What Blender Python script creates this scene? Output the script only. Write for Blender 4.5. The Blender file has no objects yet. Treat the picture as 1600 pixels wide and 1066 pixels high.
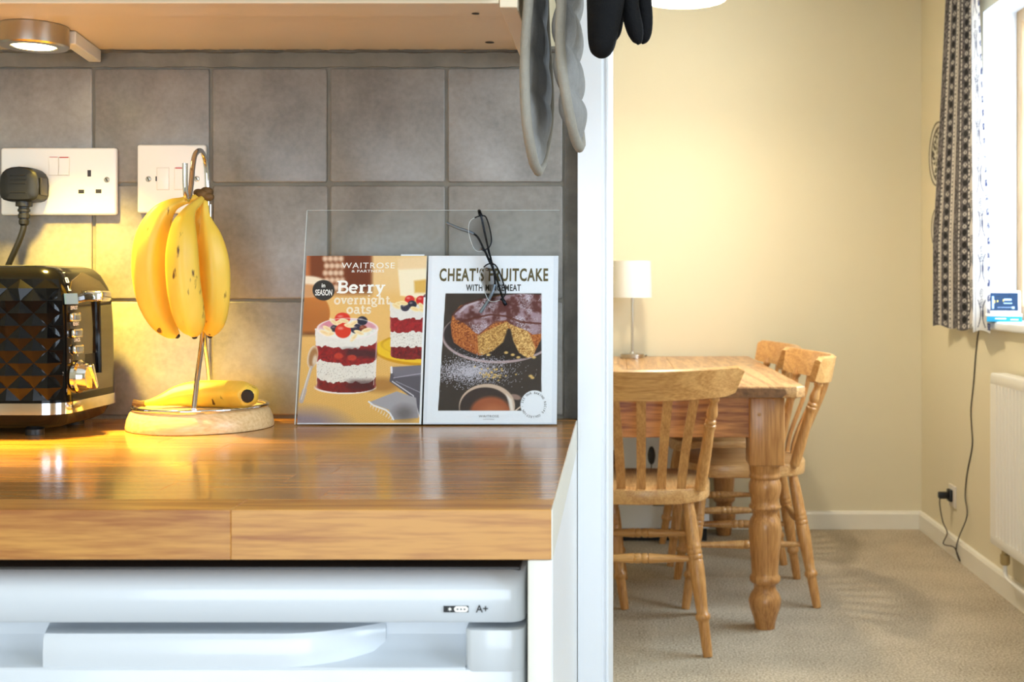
import bpy, bmesh, math, random
import numpy as np
from mathutils import Vector, Matrix, Euler
random.seed(7)
RNG = np.random.default_rng(11)
SC = bpy.context.scene
COL = SC.collection
R = math.radians

def srgb(r, g, b):
    def f(c):
        c /= 255.0
        return c / 12.92 if c <= 0.04045 else ((c + 0.055) / 1.055) ** 2.4
    return (f(r), f(g), f(b), 1.0)

# ------------------------------------------------------------------ camera, world, lights, exposure
EYE = 1.069          # eye height (m); the lens axis is level, the frame is shifted (1832 px focal length on 1600)
cd = bpy.data.cameras.new('camera')
cam = bpy.data.objects.new('camera', cd)
COL.objects.link(cam)
cam.location = (0, 0, EYE)
cam.rotation_euler = (R(90), 0, 0)
cd.sensor_width = 36
cd.sensor_fit = 'HORIZONTAL'
cd.lens = 1832 / 1600 * 36
cd.shift_x = -0.1
cd.shift_y = -0.0544
cd.clip_start = 0.02
cd.dof.use_dof = True
cd.dof.focus_distance = 1.42
cd.dof.aperture_fstop = 14
SC.camera = cam

w = bpy.data.worlds.new('sky')
SC.world = w
w.use_nodes = True
bg = w.node_tree.nodes['Background']
bg.inputs[0].default_value = (0.62, 0.78, 1.0, 1)
bg.inputs[1].default_value = 1.0

def area(name, loc, direction, sx, sy, power, color, spread=180):
    l = bpy.data.lights.new(name, 'AREA')
    l.shape = 'RECTANGLE'; l.size = sx; l.size_y = sy
    l.energy = power; l.color = color; l.spread = R(spread)
    o = bpy.data.objects.new(name, l)
    COL.objects.link(o)
    o.location = loc
    o.rotation_euler = Vector(direction).to_track_quat('-Z', 'Z').to_euler()
    return o

# daylight at the dining window, and at two added kitchen windows out of view
area('daylight_dining', (1.60, 3.55, 1.53), (-1, 0.0, -0.12), 1.4, 1.15, 100, (0.68, 0.84, 1.0))
area('daylight_added_side', (1.60, -0.05, 1.55), (-1, 0.12, -0.12), 1.3, 1.1, 62, (0.70, 0.85, 1.0))
area('daylight_added_rear', (-0.35, -1.80, 0.95), (0, 1, 0.06), 1.9, 1.65, 58, (0.80, 0.90, 1.0))

def point(name, loc, power, color, radius):
    l = bpy.data.lights.new(name, 'POINT')
    l.energy = power; l.color = color; l.shadow_soft_size = radius
    o = bpy.data.objects.new(name, l)
    COL.objects.link(o); o.location = loc
    return o

SC.view_settings.view_transform = 'Standard'
SC.view_settings.look = 'None'
SC.view_settings.gamma = 1
SC.view_settings.use_curve_mapping = False
SC.view_settings.exposure = -0.1

# ------------------------------------------------------------------ helpers
def PX(px, py, Y):
    """point seen at photo pixel (px, py) when it stands Y metres in front of the lens"""
    return Vector(((px - 960) * Y / 1832, Y, EYE - (py - 446) * Y / 1832))

def ZX(py, Y): return EYE - (py - 446) * Y / 1832
def XX(px, Y): return (px - 960) * Y / 1832

class MB:
    def __init__(self): self.bm = bmesh.new()
    def _add(self, tb):
        me = bpy.data.meshes.new('t'); tb.to_mesh(me); tb.free()
        self.bm.from_mesh(me); bpy.data.meshes.remove(me)
    def box(self, x0, x1, y0, y1, z0, z1, bev=0.0, seg=1, M=None):
        tb = bmesh.new()
        bmesh.ops.create_cube(tb, size=1)
        for v in tb.verts:
            v.co = Vector(((x0 + x1) / 2 + v.co.x * (x1 - x0), (y0 + y1) / 2 + v.co.y * (y1 - y0), (z0 + z1) / 2 + v.co.z * (z1 - z0)))
        if bev > 0:
            bmesh.ops.bevel(tb, geom=list(tb.edges), offset=bev, segments=seg, profile=0.5, affect='EDGES')
        if M is not None: tb.transform(M)
        self._add(tb); return self
    def prism(self, poly, a0, a1, axis='z', bev=0.0, seg=1, M=None):
        """extrude a 2-D outline; axis z: (x,y), y: (x,z), x: (y,z)"""
        tb = bmesh.new()
        def p(u, v, a): return (u, v, a) if axis == 'z' else ((u, a, v) if axis == 'y' else (a, u, v))
        b = [tb.verts.new(p(u, v, a0)) for u, v in poly]
        t = [tb.verts.new(p(u, v, a1)) for u, v in poly]
        n = len(poly)
        tb.faces.new(b); tb.faces.new(t)
        for i in range(n): tb.faces.new((b[i], b[(i + 1) % n], t[(i + 1) % n], t[i]))
        bmesh.ops.recalc_face_normals(tb, faces=list(tb.faces))
        if bev > 0:
            es = [e for e in tb.edges if (e.verts[0] in b) == (e.verts[1] in b)]
            bmesh.ops.bevel(tb, geom=es, offset=bev, segments=seg, profile=0.5, affect='EDGES')
        if M is not None: tb.transform(M)
        self._add(tb); return self
    def rings(self, rings, close=True, cap=True):
        """skin a list of equal-length rings of points"""
        bm = self.bm
        rs = [[bm.verts.new(p) for p in r] for r in rings]
        n = len(rs[0])
        for a, b in zip(rs, rs[1:]):
            for i in range(n if close else n - 1):
                j = (i + 1) % n
                bm.faces.new((a[i], a[j], b[j], b[i]))
        if cap:
            bm.faces.new(list(reversed(rs[0]))); bm.faces.new(rs[-1])
        return self
    def lathe(self, prof, a=(0, 0, 0), b=(0, 0, 1), n=16, sx=1.0):
        """prof: (radius, t) along the line a->b, t in metres from a"""
        a = Vector(a); b = Vector(b); d = (b - a).normalized()
        u = d.orthogonal().normalized(); v = d.cross(u)
        rr = []
        for r, t in prof:
            rr.append([a + d * t + (u * math.cos(2 * math.pi * k / n) + v * math.sin(2 * math.pi * k / n)) * max(r, 1e-5) for k in range(n)])
        return self.rings(rr)
    def tube(self, pts, rad, n=10, flat=None, up=None):
        pts = [Vector(p) for p in pts]
        m = len(pts)
        rad = [rad] * m if not hasattr(rad, '__len__') else rad
        tang = []
        for i in range(m):
            t = pts[min(i + 1, m - 1)] - pts[max(i - 1, 0)]
            tang.append(t.normalized() if t.length > 1e-9 else Vector((0, 0, 1)))
        u = Vector(up) if up else tang[0].orthogonal()
        rr = []
        for i in range(m):
            u = (u - tang[i] * u.dot(tang[i])).normalized()
            v = tang[i].cross(u)
            fu, fv = flat if flat else (1, 1)
            rr.append([pts[i] + (u * math.cos(2 * math.pi * k / n) * fu + v * math.sin(2 * math.pi * k / n) * fv) * rad[i] for k in range(n)])
        return self.rings(rr)
    def ball(self, c, r, n=14, m=9):
        c = Vector(c); r = (r, r, r) if not hasattr(r, '__len__') else r
        rr = []
        for i in range(m + 1):
            t = -math.pi / 2 + math.pi * i / m
            t = max(-1.5, min(1.5, t))
            rr.append([c + Vector((math.cos(t) * math.cos(2 * math.pi * k / n) * r[0], math.cos(t) * math.sin(2 * math.pi * k / n) * r[1], math.sin(t) * r[2])) for k in range(n)])
        return self.rings(rr)
    def grid(self, fn, nu, nv):
        bm = self.bm
        vs = [[bm.verts.new(fn(i / nu, j / nv)) for j in range(nv + 1)] for i in range(nu + 1)]
        for i in range(nu):
            for j in range(nv):
                bm.faces.new((vs[i][j], vs[i + 1][j], vs[i + 1][j + 1], vs[i][j + 1]))
        return self
    def xf(self, M):
        self.bm.transform(M); return self
    def mesh(self, name, mat=None, smooth=35, recalc=True):
        if recalc: bmesh.ops.recalc_face_normals(self.bm, faces=list(self.bm.faces))
        me = bpy.data.meshes.new(name)
        self.bm.to_mesh(me); self.bm.free()
        if smooth:
            me.shade_smooth()
            me.set_sharp_from_angle(angle=R(smooth))
        if mat: me.materials.append(mat)
        return me

def spline(pts, k=6):
    """Catmull-Rom through points (any dimension)"""
    P = [np.array(p, float) for p in pts]
    P = [2 * P[0] - P[1]] + P + [2 * P[-1] - P[-2]]
    out = []
    for i in range(1, len(P) - 2):
        for s in range(k):
            t = s / k
            a, b, c, d = P[i - 1], P[i], P[i + 1], P[i + 2]
            out.append(0.5 * (2 * b + (c - a) * t + (2 * a - 5 * b + 4 * c - d) * t * t + (3 * b - a - 3 * c + d) * t ** 3))
    out.append(P[-2])
    return out

def put(name, me, parent=None, loc=(0, 0, 0), rot=(0, 0, 0), label=None):
    o = bpy.data.objects.new(name, me)
    COL.objects.link(o)
    o.location = loc; o.rotation_euler = rot
    if parent: o.parent = parent
    if label: o['label'] = label
    return o

def tag(o, label, cat, group=None):
    o['label'] = label; o['category'] = cat
    if group: o['group'] = group
    return o

def thing(name, label, cat, loc=(0, 0, 0), rotz=0.0, group=None):
    o = bpy.data.objects.new(name, None)
    o.empty_display_size = 0.05
    COL.objects.link(o)
    o.location = loc; o.rotation_euler = (0, 0, rotz)
    return tag(o, label, cat, group)

def struct(name, me, parent=None):
    o = put(name, me, parent)
    if parent is None: o['kind'] = 'structure'
    return o

def copy_tree(o, parent=None):
    c = o.copy(); COL.objects.link(c); c.parent = parent
    for ch in list(o.children): copy_tree(ch, c)
    return c

# ------------------------------------------------------------------ materials
def new_mat(name):
    m = bpy.data.materials.new(name); m.use_nodes = True
    nt = m.node_tree
    return m, nt, nt.nodes['Principled BSDF']

def plain(name, col, rough=0.5, metal=0.0, spec=0.5, coat=0.0, var=0.0, scale=20.0, bump=0.0, bscale=200.0, emit=None, estr=0.0, detail=4.0, sheen=0.0):
    m, nt, b = new_mat(name)
    N, L = nt.nodes, nt.links
    b.inputs['Base Color'].default_value = col
    b.inputs['Roughness'].default_value = rough
    b.inputs['Metallic'].default_value = metal
    b.inputs['Specular IOR Level'].default_value = spec
    b.inputs['Coat Weight'].default_value = coat
    b.inputs['Coat Roughness'].default_value = 0.08
    if sheen: b.inputs['Sheen Weight'].default_value = sheen
    if emit:
        b.inputs['Emission Color'].default_value = emit
        b.inputs['Emission Strength'].default_value = estr
    tc = N.new('ShaderNodeTexCoord')
    if var > 0:
        n = N.new('ShaderNodeTexNoise'); n.inputs['Scale'].default_value = scale; n.inputs['Detail'].default_value = detail
        L.new(tc.outputs['Object'], n.inputs['Vector'])
        h = N.new('ShaderNodeHueSaturation'); h.inputs['Color'].default_value = col
        mr = N.new('ShaderNodeMapRange'); mr.inputs[1].default_value = 0.3; mr.inputs[2].default_value = 0.7
        mr.inputs[3].default_value = 1 - var; mr.inputs[4].default_value = 1 + var
        L.new(n.outputs['Fac'], mr.inputs[0]); L.new(mr.outputs[0], h.inputs['Value'])
        L.new(h.outputs[0], b.inputs['Base Color'])
    if bump > 0:
        n2 = N.new('ShaderNodeTexNoise'); n2.inputs['Scale'].default_value = bscale; n2.inputs['Detail'].default_value = 3
        L.new(tc.outputs['Object'], n2.inputs['Vector'])
        bp = N.new('ShaderNodeBump'); bp.inputs['Strength'].default_value = bump; bp.inputs['Distance'].default_value = 0.002
        L.new(n2.outputs['Fac'], bp.inputs['Height']); L.new(bp.outputs[0], b.inputs['Normal'])
    return m

def wood(name, dark, light, axis='x', scale=14.0, stretch=0.06, rough=0.35, coat=0.0, tone=0.25, rings=0.5, bump=0.03, knots=0.0):
    m, nt, b = new_mat(name)
    N, L = nt.nodes, nt.links
    tc = N.new('ShaderNodeTexCoord'); oi = N.new('ShaderNodeObjectInfo')
    mu = N.new('ShaderNodeMath'); mu.operation = 'MULTIPLY'; mu.inputs[1].default_value = 7.3
    L.new(oi.outputs['Random'], mu.inputs[0])
    ad = N.new('ShaderNodeVectorMath'); ad.operation = 'ADD'
    L.new(tc.outputs['Object'], ad.inputs[0]); L.new(mu.outputs[0], ad.inputs[1])
    mp = N.new('ShaderNodeMapping')
    mp.inputs['Scale'].default_value = tuple(stretch if a == axis else 1.0 for a in 'xyz')
    L.new(ad.outputs[0], mp.inputs['Vector'])
    n1 = N.new('ShaderNodeTexNoise'); n1.inputs['Scale'].default_value = scale; n1.inputs['Detail'].default_value = 3; n1.inputs['Distortion'].default_value = 0.6
    L.new(mp.outputs[0], n1.inputs['Vector'])
    # growth rings: bands of the noise field
    sn = N.new('ShaderNodeMath'); sn.operation = 'MULTIPLY'; sn.inputs[1].default_value = 40.0
    L.new(n1.outputs['Fac'], sn.inputs[0])
    si = N.new('ShaderNodeMath'); si.operation = 'SINE'; L.new(sn.outputs[0], si.inputs[0])
    n2 = N.new('ShaderNodeTexNoise'); n2.inputs['Scale'].default_value = scale * 22; n2.inputs['Detail'].default_value = 4
    L.new(mp.outputs[0], n2.inputs['Vector'])
    s1 = N.new('ShaderNodeMath'); s1.operation = 'MULTIPLY'; s1.inputs[1].default_value = 0.25 * rings
    L.new(si.outputs[0], s1.inputs[0])
    s2 = N.new('ShaderNodeMath'); s2.operation = 'ADD'
    L.new(n2.outputs['Fac'], s2.inputs[0]); L.new(s1.outputs[0], s2.inputs[1])
    cr = N.new('ShaderNodeValToRGB')
    cr.color_ramp.elements[0].position = 0.25; cr.color_ramp.elements[0].color = dark
    cr.color_ramp.elements[1].position = 0.72; cr.color_ramp.elements[1].color = light
    L.new(s2.outputs[0], cr.inputs[0])
    hs = N.new('ShaderNodeHueSaturation')
    mr = N.new('ShaderNodeMapRange'); mr.inputs[3].default_value = 1 - tone; mr.inputs[4].default_value = 1 + tone
    L.new(oi.outputs['Random'], mr.inputs[0]); L.new(mr.outputs[0], hs.inputs['Value'])
    L.new(cr.outputs[0], hs.inputs['Color'])
    out = hs.outputs[0]
    if knots > 0:
        vo = N.new('ShaderNodeTexVoronoi'); vo.inputs['Scale'].default_value = 5.0
        mp2 = N.new('ShaderNodeMapping'); mp2.inputs['Scale'].default_value = tuple(0.6 if a == axis else 1.3 for a in 'xyz')
        L.new(ad.outputs[0], mp2.inputs['Vector']); L.new(mp2.outputs[0], vo.inputs['Vector'])
        kr = N.new('ShaderNodeMapRange'); kr.inputs[1].default_value = 0.05; kr.inputs[2].default_value = 0.12
        kr.inputs[3].default_value = knots; kr.inputs[4].default_value = 0.0
        L.new(vo.outputs['Distance'], kr.inputs[0])
        mx = N.new('ShaderNodeMix'); mx.data_type = 'RGBA'
        L.new(kr.outputs[0], mx.inputs[0]); L.new(out, mx.inputs[6]); mx.inputs[7].default_value = tuple(c * 0.45 for c in dark[:3]) + (1,)
        out = mx.outputs[2]
    L.new(out, b.inputs['Base Color'])
    b.inputs['Roughness'].default_value = rough
    b.inputs['Coat Weight'].default_value = coat
    b.inputs['Coat Roughness'].default_value = 0.12
    bp = N.new('ShaderNodeBump'); bp.inputs['Strength'].default_value = bump; bp.inputs['Distance'].default_value = 0.001
    L.new(s2.outputs[0], bp.inputs['Height']); L.new(bp.outputs[0], b.inputs['Normal'])
    return m

def attr_mat(name, attr='print', rough=0.35, coat=0.0, bump=0.0, bscale=400):
    m, nt, b = new_mat(name)
    a = nt.nodes.new('ShaderNodeAttribute'); a.attribute_name = attr
    nt.links.new(a.outputs['Color'], b.inputs['Base Color'])
    b.inputs['Roughness'].default_value = rough
    b.inputs['Coat Weight'].default_value = coat
    if bump > 0:
        tc = nt.nodes.new('ShaderNodeTexCoord')
        n2 = nt.nodes.new('ShaderNodeTexNoise'); n2.inputs['Scale'].default_value = bscale
        nt.links.new(tc.outputs['Object'], n2.inputs['Vector'])
        bp = nt.nodes.new('ShaderNodeBump'); bp.inputs['Strength'].default_value = bump; bp.inputs['Distance'].default_value = 0.002
        nt.links.new(n2.outputs['Fac'], bp.inputs['Height']); nt.links.new(bp.outputs[0], b.inputs['Normal'])
    return m

def clear(name, tint=(1, 1, 1, 1), gloss=0.06, rough=0.03, edge=0.35):
    """thin clear sheet: straight-through transparency plus a fresnel gloss"""
    m = bpy.data.materials.new(name); m.use_nodes = True
    nt = m.node_tree; N, L = nt.nodes, nt.links
    N.remove(N['Principled BSDF'])
    t = N.new('ShaderNodeBsdfTransparent'); t.inputs[0].default_value = tint
    g = N.new('ShaderNodeBsdfGlossy'); g.inputs['Roughness'].default_value = rough
    lw = N.new('ShaderNodeLayerWeight'); lw.inputs['Blend'].default_value = 0.12
    mr = N.new('ShaderNodeMapRange'); mr.inputs[3].default_value = gloss; mr.inputs[4].default_value = edge
    L.new(lw.outputs['Fresnel'], mr.inputs[0])
    mx = N.new('ShaderNodeMixShader')
    L.new(mr.outputs[0], mx.inputs[0]); L.new(t.outputs[0], mx.inputs[1]); L.new(g.outputs[0], mx.inputs[2])
    L.new(mx.outputs[0], N['Material Output'].inputs['Surface'])
    return m

def tile_mat():
    m, nt, b = new_mat('grey_stone_tile')
    N, L = nt.nodes, nt.links
    tc = N.new('ShaderNodeTexCoord'); oi = N.new('ShaderNodeObjectInfo')
    ad = N.new('ShaderNodeVectorMath'); ad.operation = 'ADD'
    mu = N.new('ShaderNodeMath'); mu.operation = 'MULTIPLY'; mu.inputs[1].default_value = 9.0
    L.new(oi.outputs['Random'], mu.inputs[0]); L.new(tc.outputs['Object'], ad.inputs[0]); L.new(mu.outputs[0], ad.inputs[1])
    n1 = N.new('ShaderNodeTexNoise'); n1.inputs['Scale'].default_value = 11; n1.inputs['Detail'].default_value = 8; n1.inputs['Roughness'].default_value = 0.62; n1.inputs['Distortion'].default_value = 0.4
    L.new(ad.outputs[0], n1.inputs['Vector'])
    n2 = N.new('ShaderNodeTexNoise'); n2.inputs['Scale'].default_value = 160; n2.inputs['Detail'].default_value = 5
    L.new(ad.outputs[0], n2.inputs['Vector'])
    s = N.new('ShaderNodeMath'); s.operation = 'MULTIPLY_ADD'; s.inputs[1].default_value = 0.35
    L.new(n2.outputs['Fac'], s.inputs[0]); L.new(n1.outputs['Fac'], s.inputs[2])
    cr = N.new('ShaderNodeValToRGB')
    cr.color_ramp.elements[0].position = 0.42; cr.color_ramp.elements[0].color = srgb(112, 107, 101)
    cr.color_ramp.elements[1].position = 0.92; cr.color_ramp.elements[1].color = srgb(152, 146, 138)
    L.new(s.outputs[0], cr.inputs[0])
    hs = N.new('ShaderNodeHueSaturation')
    mr = N.new('ShaderNodeMapRange'); mr.inputs[3].default_value = 0.92; mr.inputs[4].default_value = 1.08
    L.new(oi.outputs['Random'], mr.inputs[0]); L.new(mr.outputs[0], hs.inputs['Value']); L.new(cr.outputs[0], hs.inputs['Color'])
    L.new(hs.outputs[0], b.inputs['Base Color'])
    b.inputs['Roughness'].default_value = 0.36
    bp = N.new('ShaderNodeBump'); bp.inputs['Strength'].default_value = 0.25; bp.inputs['Distance'].default_value = 0.0015
    L.new(n1.outputs['Fac'], bp.inputs['Height']); L.new(bp.outputs[0], b.inputs['Normal'])
    return m

def carpet_mat():
    m, nt, b = new_mat('beige_carpet')
    N, L = nt.nodes, nt.links
    tc = N.new('ShaderNodeTexCoord')
    n1 = N.new('ShaderNodeTexNoise'); n1.inputs['Scale'].default_value = 150; n1.inputs['Detail'].default_value = 5
    n2 = N.new('ShaderNodeTexNoise'); n2.inputs['Scale'].default_value = 5; n2.inputs['Detail'].default_value = 3
    L.new(tc.outputs['Object'], n1.inputs['Vector']); L.new(tc.outputs['Object'], n2.inputs['Vector'])
    s = N.new('ShaderNodeMath'); s.operation = 'MULTIPLY_ADD'; s.inputs[1].default_value = 0.25
    L.new(n2.outputs['Fac'], s.inputs[0]); L.new(n1.outputs['Fac'], s.inputs[2])
    cr = N.new('ShaderNodeValToRGB')
    cr.color_ramp.elements[0].position = 0.42; cr.color_ramp.elements[0].color = srgb(142, 127, 106)
    cr.color_ramp.elements[1].position = 0.82; cr.color_ramp.elements[1].color = srgb(212, 198, 174)
    L.new(s.outputs[0], cr.inputs[0]); L.new(cr.outputs[0], b.inputs['Base Color'])
    b.inputs['Roughness'].default_value = 0.95; b.inputs['Specular IOR Level'].default_value = 0.1
    bp = N.new('ShaderNodeBump'); bp.inputs['Strength'].default_value = 0.85; bp.inputs['Distance'].default_value = 0.005
    L.new(n1.outputs['Fac'], bp.inputs['Height']); L.new(bp.outputs[0], b.inputs['Normal'])
    return m

def banana_mat(name, base, shade):
    m, nt, b = new_mat(name)
    N, L = nt.nodes, nt.links
    tc = N.new('ShaderNodeTexCoord')
    mp = N.new('ShaderNodeMapping'); mp.inputs['Scale'].default_value = (1, 1, 0.35)
    L.new(tc.outputs['Object'], mp.inputs['Vector'])
    n1 = N.new('ShaderNodeTexNoise'); n1.inputs['Scale'].default_value = 22; n1.inputs['Detail'].default_value = 3
    L.new(mp.outputs[0], n1.inputs['Vector'])
    cr = N.new('ShaderNodeValToRGB')
    cr.color_ramp.elements[0].position = 0.3; cr.color_ramp.elements[0].color = shade
    cr.color_ramp.elements[1].position = 0.65; cr.color_ramp.elements[1].color = base
    L.new(n1.outputs['Fac'], cr.inputs[0])
    n2 = N.new('ShaderNodeTexNoise'); n2.inputs['Scale'].default_value = 85; n2.inputs['Detail'].default_value = 4
    L.new(mp.outputs[0], n2.inputs['Vector'])
    mr = N.new('ShaderNodeMapRange'); mr.inputs[1].default_value = 0.66; mr.inputs[2].default_value = 0.72
    L.new(n2.outputs['Fac'], mr.inputs[0])
    mx = N.new('ShaderNodeMix'); mx.data_type = 'RGBA'
    L.new(mr.outputs[0], mx.inputs[0]); L.new(cr.outputs[0], mx.inputs[6]); mx.inputs[7].default_value = srgb(92, 58, 20)
    L.new(mx.outputs[2], b.inputs['Base Color'])
    b.inputs['Roughness'].default_value = 0.45
    return m

M = {}
M['wall'] = plain('cream_wall_paint', srgb(228, 216, 184), 0.75, var=0.012, scale=3, bump=0.05, bscale=350)
M['white_ceiling'] = plain('white_ceiling_paint', srgb(240, 236, 226), 0.8, bump=0.04)
M['white_gloss'] = plain('white_gloss_paint', srgb(243, 245, 248), 0.3, var=0.01, scale=8, bump=0.05, bscale=90)
M['white_wood'] = plain('white_skirting_paint', srgb(236, 230, 214), 0.35, var=0.01)
M['grout'] = plain('grey_grout', srgb(122, 117, 106), 0.85, var=0.16, scale=34, bump=0.6, bscale=120, detail=8)
M['filler'] = plain('dark_filler', srgb(96, 92, 84), 0.8, var=0.25, scale=30, bump=0.8, bscale=70, detail=8)
M['tile'] = tile_mat()
M['carpet'] = carpet_mat()
M['vinyl'] = plain('kitchen_vinyl', srgb(130, 118, 104), 0.4, var=0.1, scale=6)
M['stave'] = wood('oak_stave', srgb(140, 86, 34), srgb(196, 140, 68), 'x', 22, 0.035, 0.24, 0.35, 0.20, 0.45, 0.015)
M['stave_front'] = wood('oak_front_stave', srgb(160, 98, 40), srgb(202, 144, 68), 'x', 15, 0.07, 0.4, 0.08, 0.03, 0.7, 0.02)
M['pine'] = wood('pine_board_lengthwise', srgb(158, 106, 60), srgb(212, 166, 110), 'y', 9, 0.07, 0.32, 0.2, 0.07, 0.6, 0.05, 0.7)
M['pine_x'] = wood('pine_board_across', srgb(140, 80, 34), srgb(204, 142, 76), 'x', 9, 0.07, 0.35, 0.15, 0.05, 0.75, 0.05, 0.7)
M['pine_z'] = wood('pine_upright', srgb(156, 102, 54), srgb(202, 148, 88), 'z', 9, 0.06, 0.3, 0.25, 0.06, 0.35, 0.04, 0.5)
M['beech_z'] = wood('beech_upright', srgb(176, 118, 60), srgb(216, 162, 98), 'z', 12, 0.06, 0.33, 0.2, 0.05, 0.35, 0.03)
M['beech_x'] = wood('beech_across', srgb(182, 126, 66), srgb(222, 172, 108), 'x', 12, 0.06, 0.33, 0.2, 0.05, 0.35, 0.03)
M['beech_y'] = wood('beech_lengthwise', srgb(178, 122, 66), srgb(222, 176, 116), 'y', 12, 0.06, 0.36, 0.2, 0.05, 0.35, 0.03)
M['pale_wood'] = wood('pale_turned_wood', srgb(214, 172, 116), srgb(238, 206, 156), 'x', 14, 0.08, 0.4, 0.1, 0.02, 0.12, 0.02)
M['tan_frame'] = wood('tan_window_frame', srgb(170, 132, 88), srgb(206, 172, 128), 'z', 10, 0.06, 0.45, 0, 0.05, 0.3, 0.03)
M['cab'] = plain('cream_laminate', srgb(226, 208, 178), 0.4, var=0.02, scale=12)
M['cab_white'] = plain('white_cabinet_front', srgb(232, 228, 216), 0.35)
M['panel_edge'] = plain('ivory_panel', srgb(226, 223, 212), 0.4, var=0.01)
M['fridge'] = plain('white_enamel', srgb(212, 218, 224), 0.22, coat=0.3)
M['dark_plastic'] = plain('dark_grey_plastic', srgb(52, 50, 50), 0.4)
M['black'] = plain('black_ink', srgb(16, 16, 17), 0.5)
M['black_gloss'] = plain('black_gloss_plastic', srgb(6, 6, 8), 0.12, spec=0.22)
M['bronze_gloss'] = plain('smoked_gloss_panel', srgb(34, 26, 14), 0.13, coat=0.5)
M['black_rubber'] = plain('black_rubber', srgb(18, 18, 19), 0.45)
M['chrome'] = plain('chrome', srgb(222, 222, 224), 0.08, metal=1.0)
M['brushed'] = plain('brushed_nickel', srgb(190, 184, 172), 0.28, metal=1.0)
M['white_plastic'] = plain('white_plastic', srgb(240, 234, 224), 0.3)
M['ivory_plastic'] = plain('ivory_plastic', srgb(222, 212, 196), 0.4)
M['red'] = plain('red_marker', srgb(190, 40, 30), 0.5)
M['banana'] = banana_mat('banana_skin', srgb(236, 198, 78), srgb(222, 174, 42))
M['banana_tip'] = plain('banana_tip', srgb(38, 30, 24), 0.8, var=0.3, scale=90, bump=0.6)
M['banana_stem'] = plain('banana_crown', srgb(96, 66, 26), 0.7, var=0.5, scale=60, bump=0.5)
M['banana_neck'] = plain('banana_neck', srgb(214, 176, 62), 0.5, var=0.1, scale=40)
M['acrylic'] = clear('clear_acrylic', (0.97, 0.98, 0.98, 1), 0.008, 0.02, 0.3)
M['acrylic_edge'] = plain('acrylic_cut_edge', srgb(206, 214, 214), 0.15)
M['lens'] = clear('spectacle_lens', (0.97, 0.98, 1.0, 1), 0.008, 0.0, 0.4)
M['glass'] = clear('window_glass', (1, 1, 1, 1), 0.04, 0.0, 0.4)
M['wire'] = plain('dark_steel_wire', srgb(24, 27, 34), 0.25, metal=0.8)
M['pewter'] = plain('grey_temple_sleeve', srgb(110, 120, 128), 0.2, metal=0.3)
M['blue_reflection'] = plain('painted_blue_reflection', srgb(126, 160, 186), 0.3)  # colour of the bluish reflection painted beside the toaster lever
M['paper'] = plain('white_paper', srgb(240, 242, 246), 0.5)
M['cover'] = attr_mat('printed_cover', rough=0.45)
M['cover'].node_tree.nodes['Principled BSDF'].inputs['Specular IOR Level'].default_value = 0.2
M['white_ink'] = plain('white_ink', srgb(255, 252, 246), 0.4)
M['cream_ink'] = plain('cream_ink', srgb(250, 232, 204), 0.4)
M['olive_ink'] = plain('olive_ink', srgb(92, 78, 36), 0.4)
M['grey_ink'] = plain('grey_ink', srgb(96, 96, 100), 0.5)
M['charcoal_ink'] = plain('charcoal_ink', srgb(58, 54, 50), 0.5)
M['quilt'] = plain('grey_quilted_cotton', srgb(146, 144, 141), 0.9, var=0.06, scale=160, bump=0.35, bscale=700)
M['binding'] = plain('grey_binding_tape', srgb(152, 146, 134), 0.85, var=0.05, scale=120, bump=0.3, bscale=600)
M['neoprene'] = plain('black_knit', srgb(9, 9, 11), 0.8, spec=0.2, bump=0.4, bscale=500)
M['curtain'] = attr_mat('printed_curtain', rough=0.85, bump=0.1)
_nt = M['curtain'].node_tree
_tr = _nt.nodes.new('ShaderNodeBsdfTranslucent'); _mx = _nt.nodes.new('ShaderNodeMixShader'); _mx.inputs[0].default_value = 0.25
_at = [n for n in _nt.nodes if n.bl_idname == 'ShaderNodeAttribute'][0]
_nt.links.new(_at.outputs['Color'], _tr.inputs[0])
_nt.links.new(_nt.nodes['Principled BSDF'].outputs[0], _mx.inputs[1]); _nt.links.new(_tr.outputs[0], _mx.inputs[2])
_nt.links.new(_mx.outputs[0], _nt.nodes['Material Output'].inputs['Surface'])
M['plate'] = attr_mat('glazed_plate', rough=0.2)
M['radiator'] = plain('white_radiator_paint', srgb(240, 234, 222), 0.35)
M['shade'] = plain('white_lamp_shade', srgb(238, 236, 230), 0.8, bump=0.1, bscale=300)
M['lit_shade'] = plain('lit_pendant_shade', srgb(255, 246, 226), 0.7, emit=(1.0, 0.90, 0.70, 1), estr=1.3)
M['led'] = plain('lit_diffuser', srgb(255, 240, 200), 0.5, emit=(1.0, 0.80, 0.36, 1), estr=14)
M['screen'] = plain('display_screen', srgb(20, 34, 60), 0.15, emit=(0.06, 0.14, 0.28, 1), estr=0.8)
M['teal'] = plain('teal_book_cover', srgb(20, 150, 190), 0.4)
M['navy'] = plain('dark_book_cover', srgb(40, 62, 84), 0.4)
M['pages'] = plain('book_pages', srgb(226, 214, 190), 0.8)
M['cord'] = plain('brown_cord', srgb(58, 46, 32), 0.5)
M['brass'] = plain('brass_valve', srgb(190, 168, 120), 0.35, metal=0.6)
M['cold_screen'] = plain('screen_glyph', srgb(160, 190, 230), 0.5, emit=(0.4, 0.6, 0.9, 1), estr=0.5)
M['warm_screen'] = plain('screen_dot', srgb(220, 200, 90), 0.5, emit=(0.8, 0.7, 0.2, 1), estr=0.5)
M['end_grain'] = plain('dark_end_grain', srgb(122, 86, 54), 0.7, var=0.35, scale=60, bump=0.6, bscale=120, detail=6)
M['crack'] = plain('dark_crack', srgb(60, 56, 52), 0.9)

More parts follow.
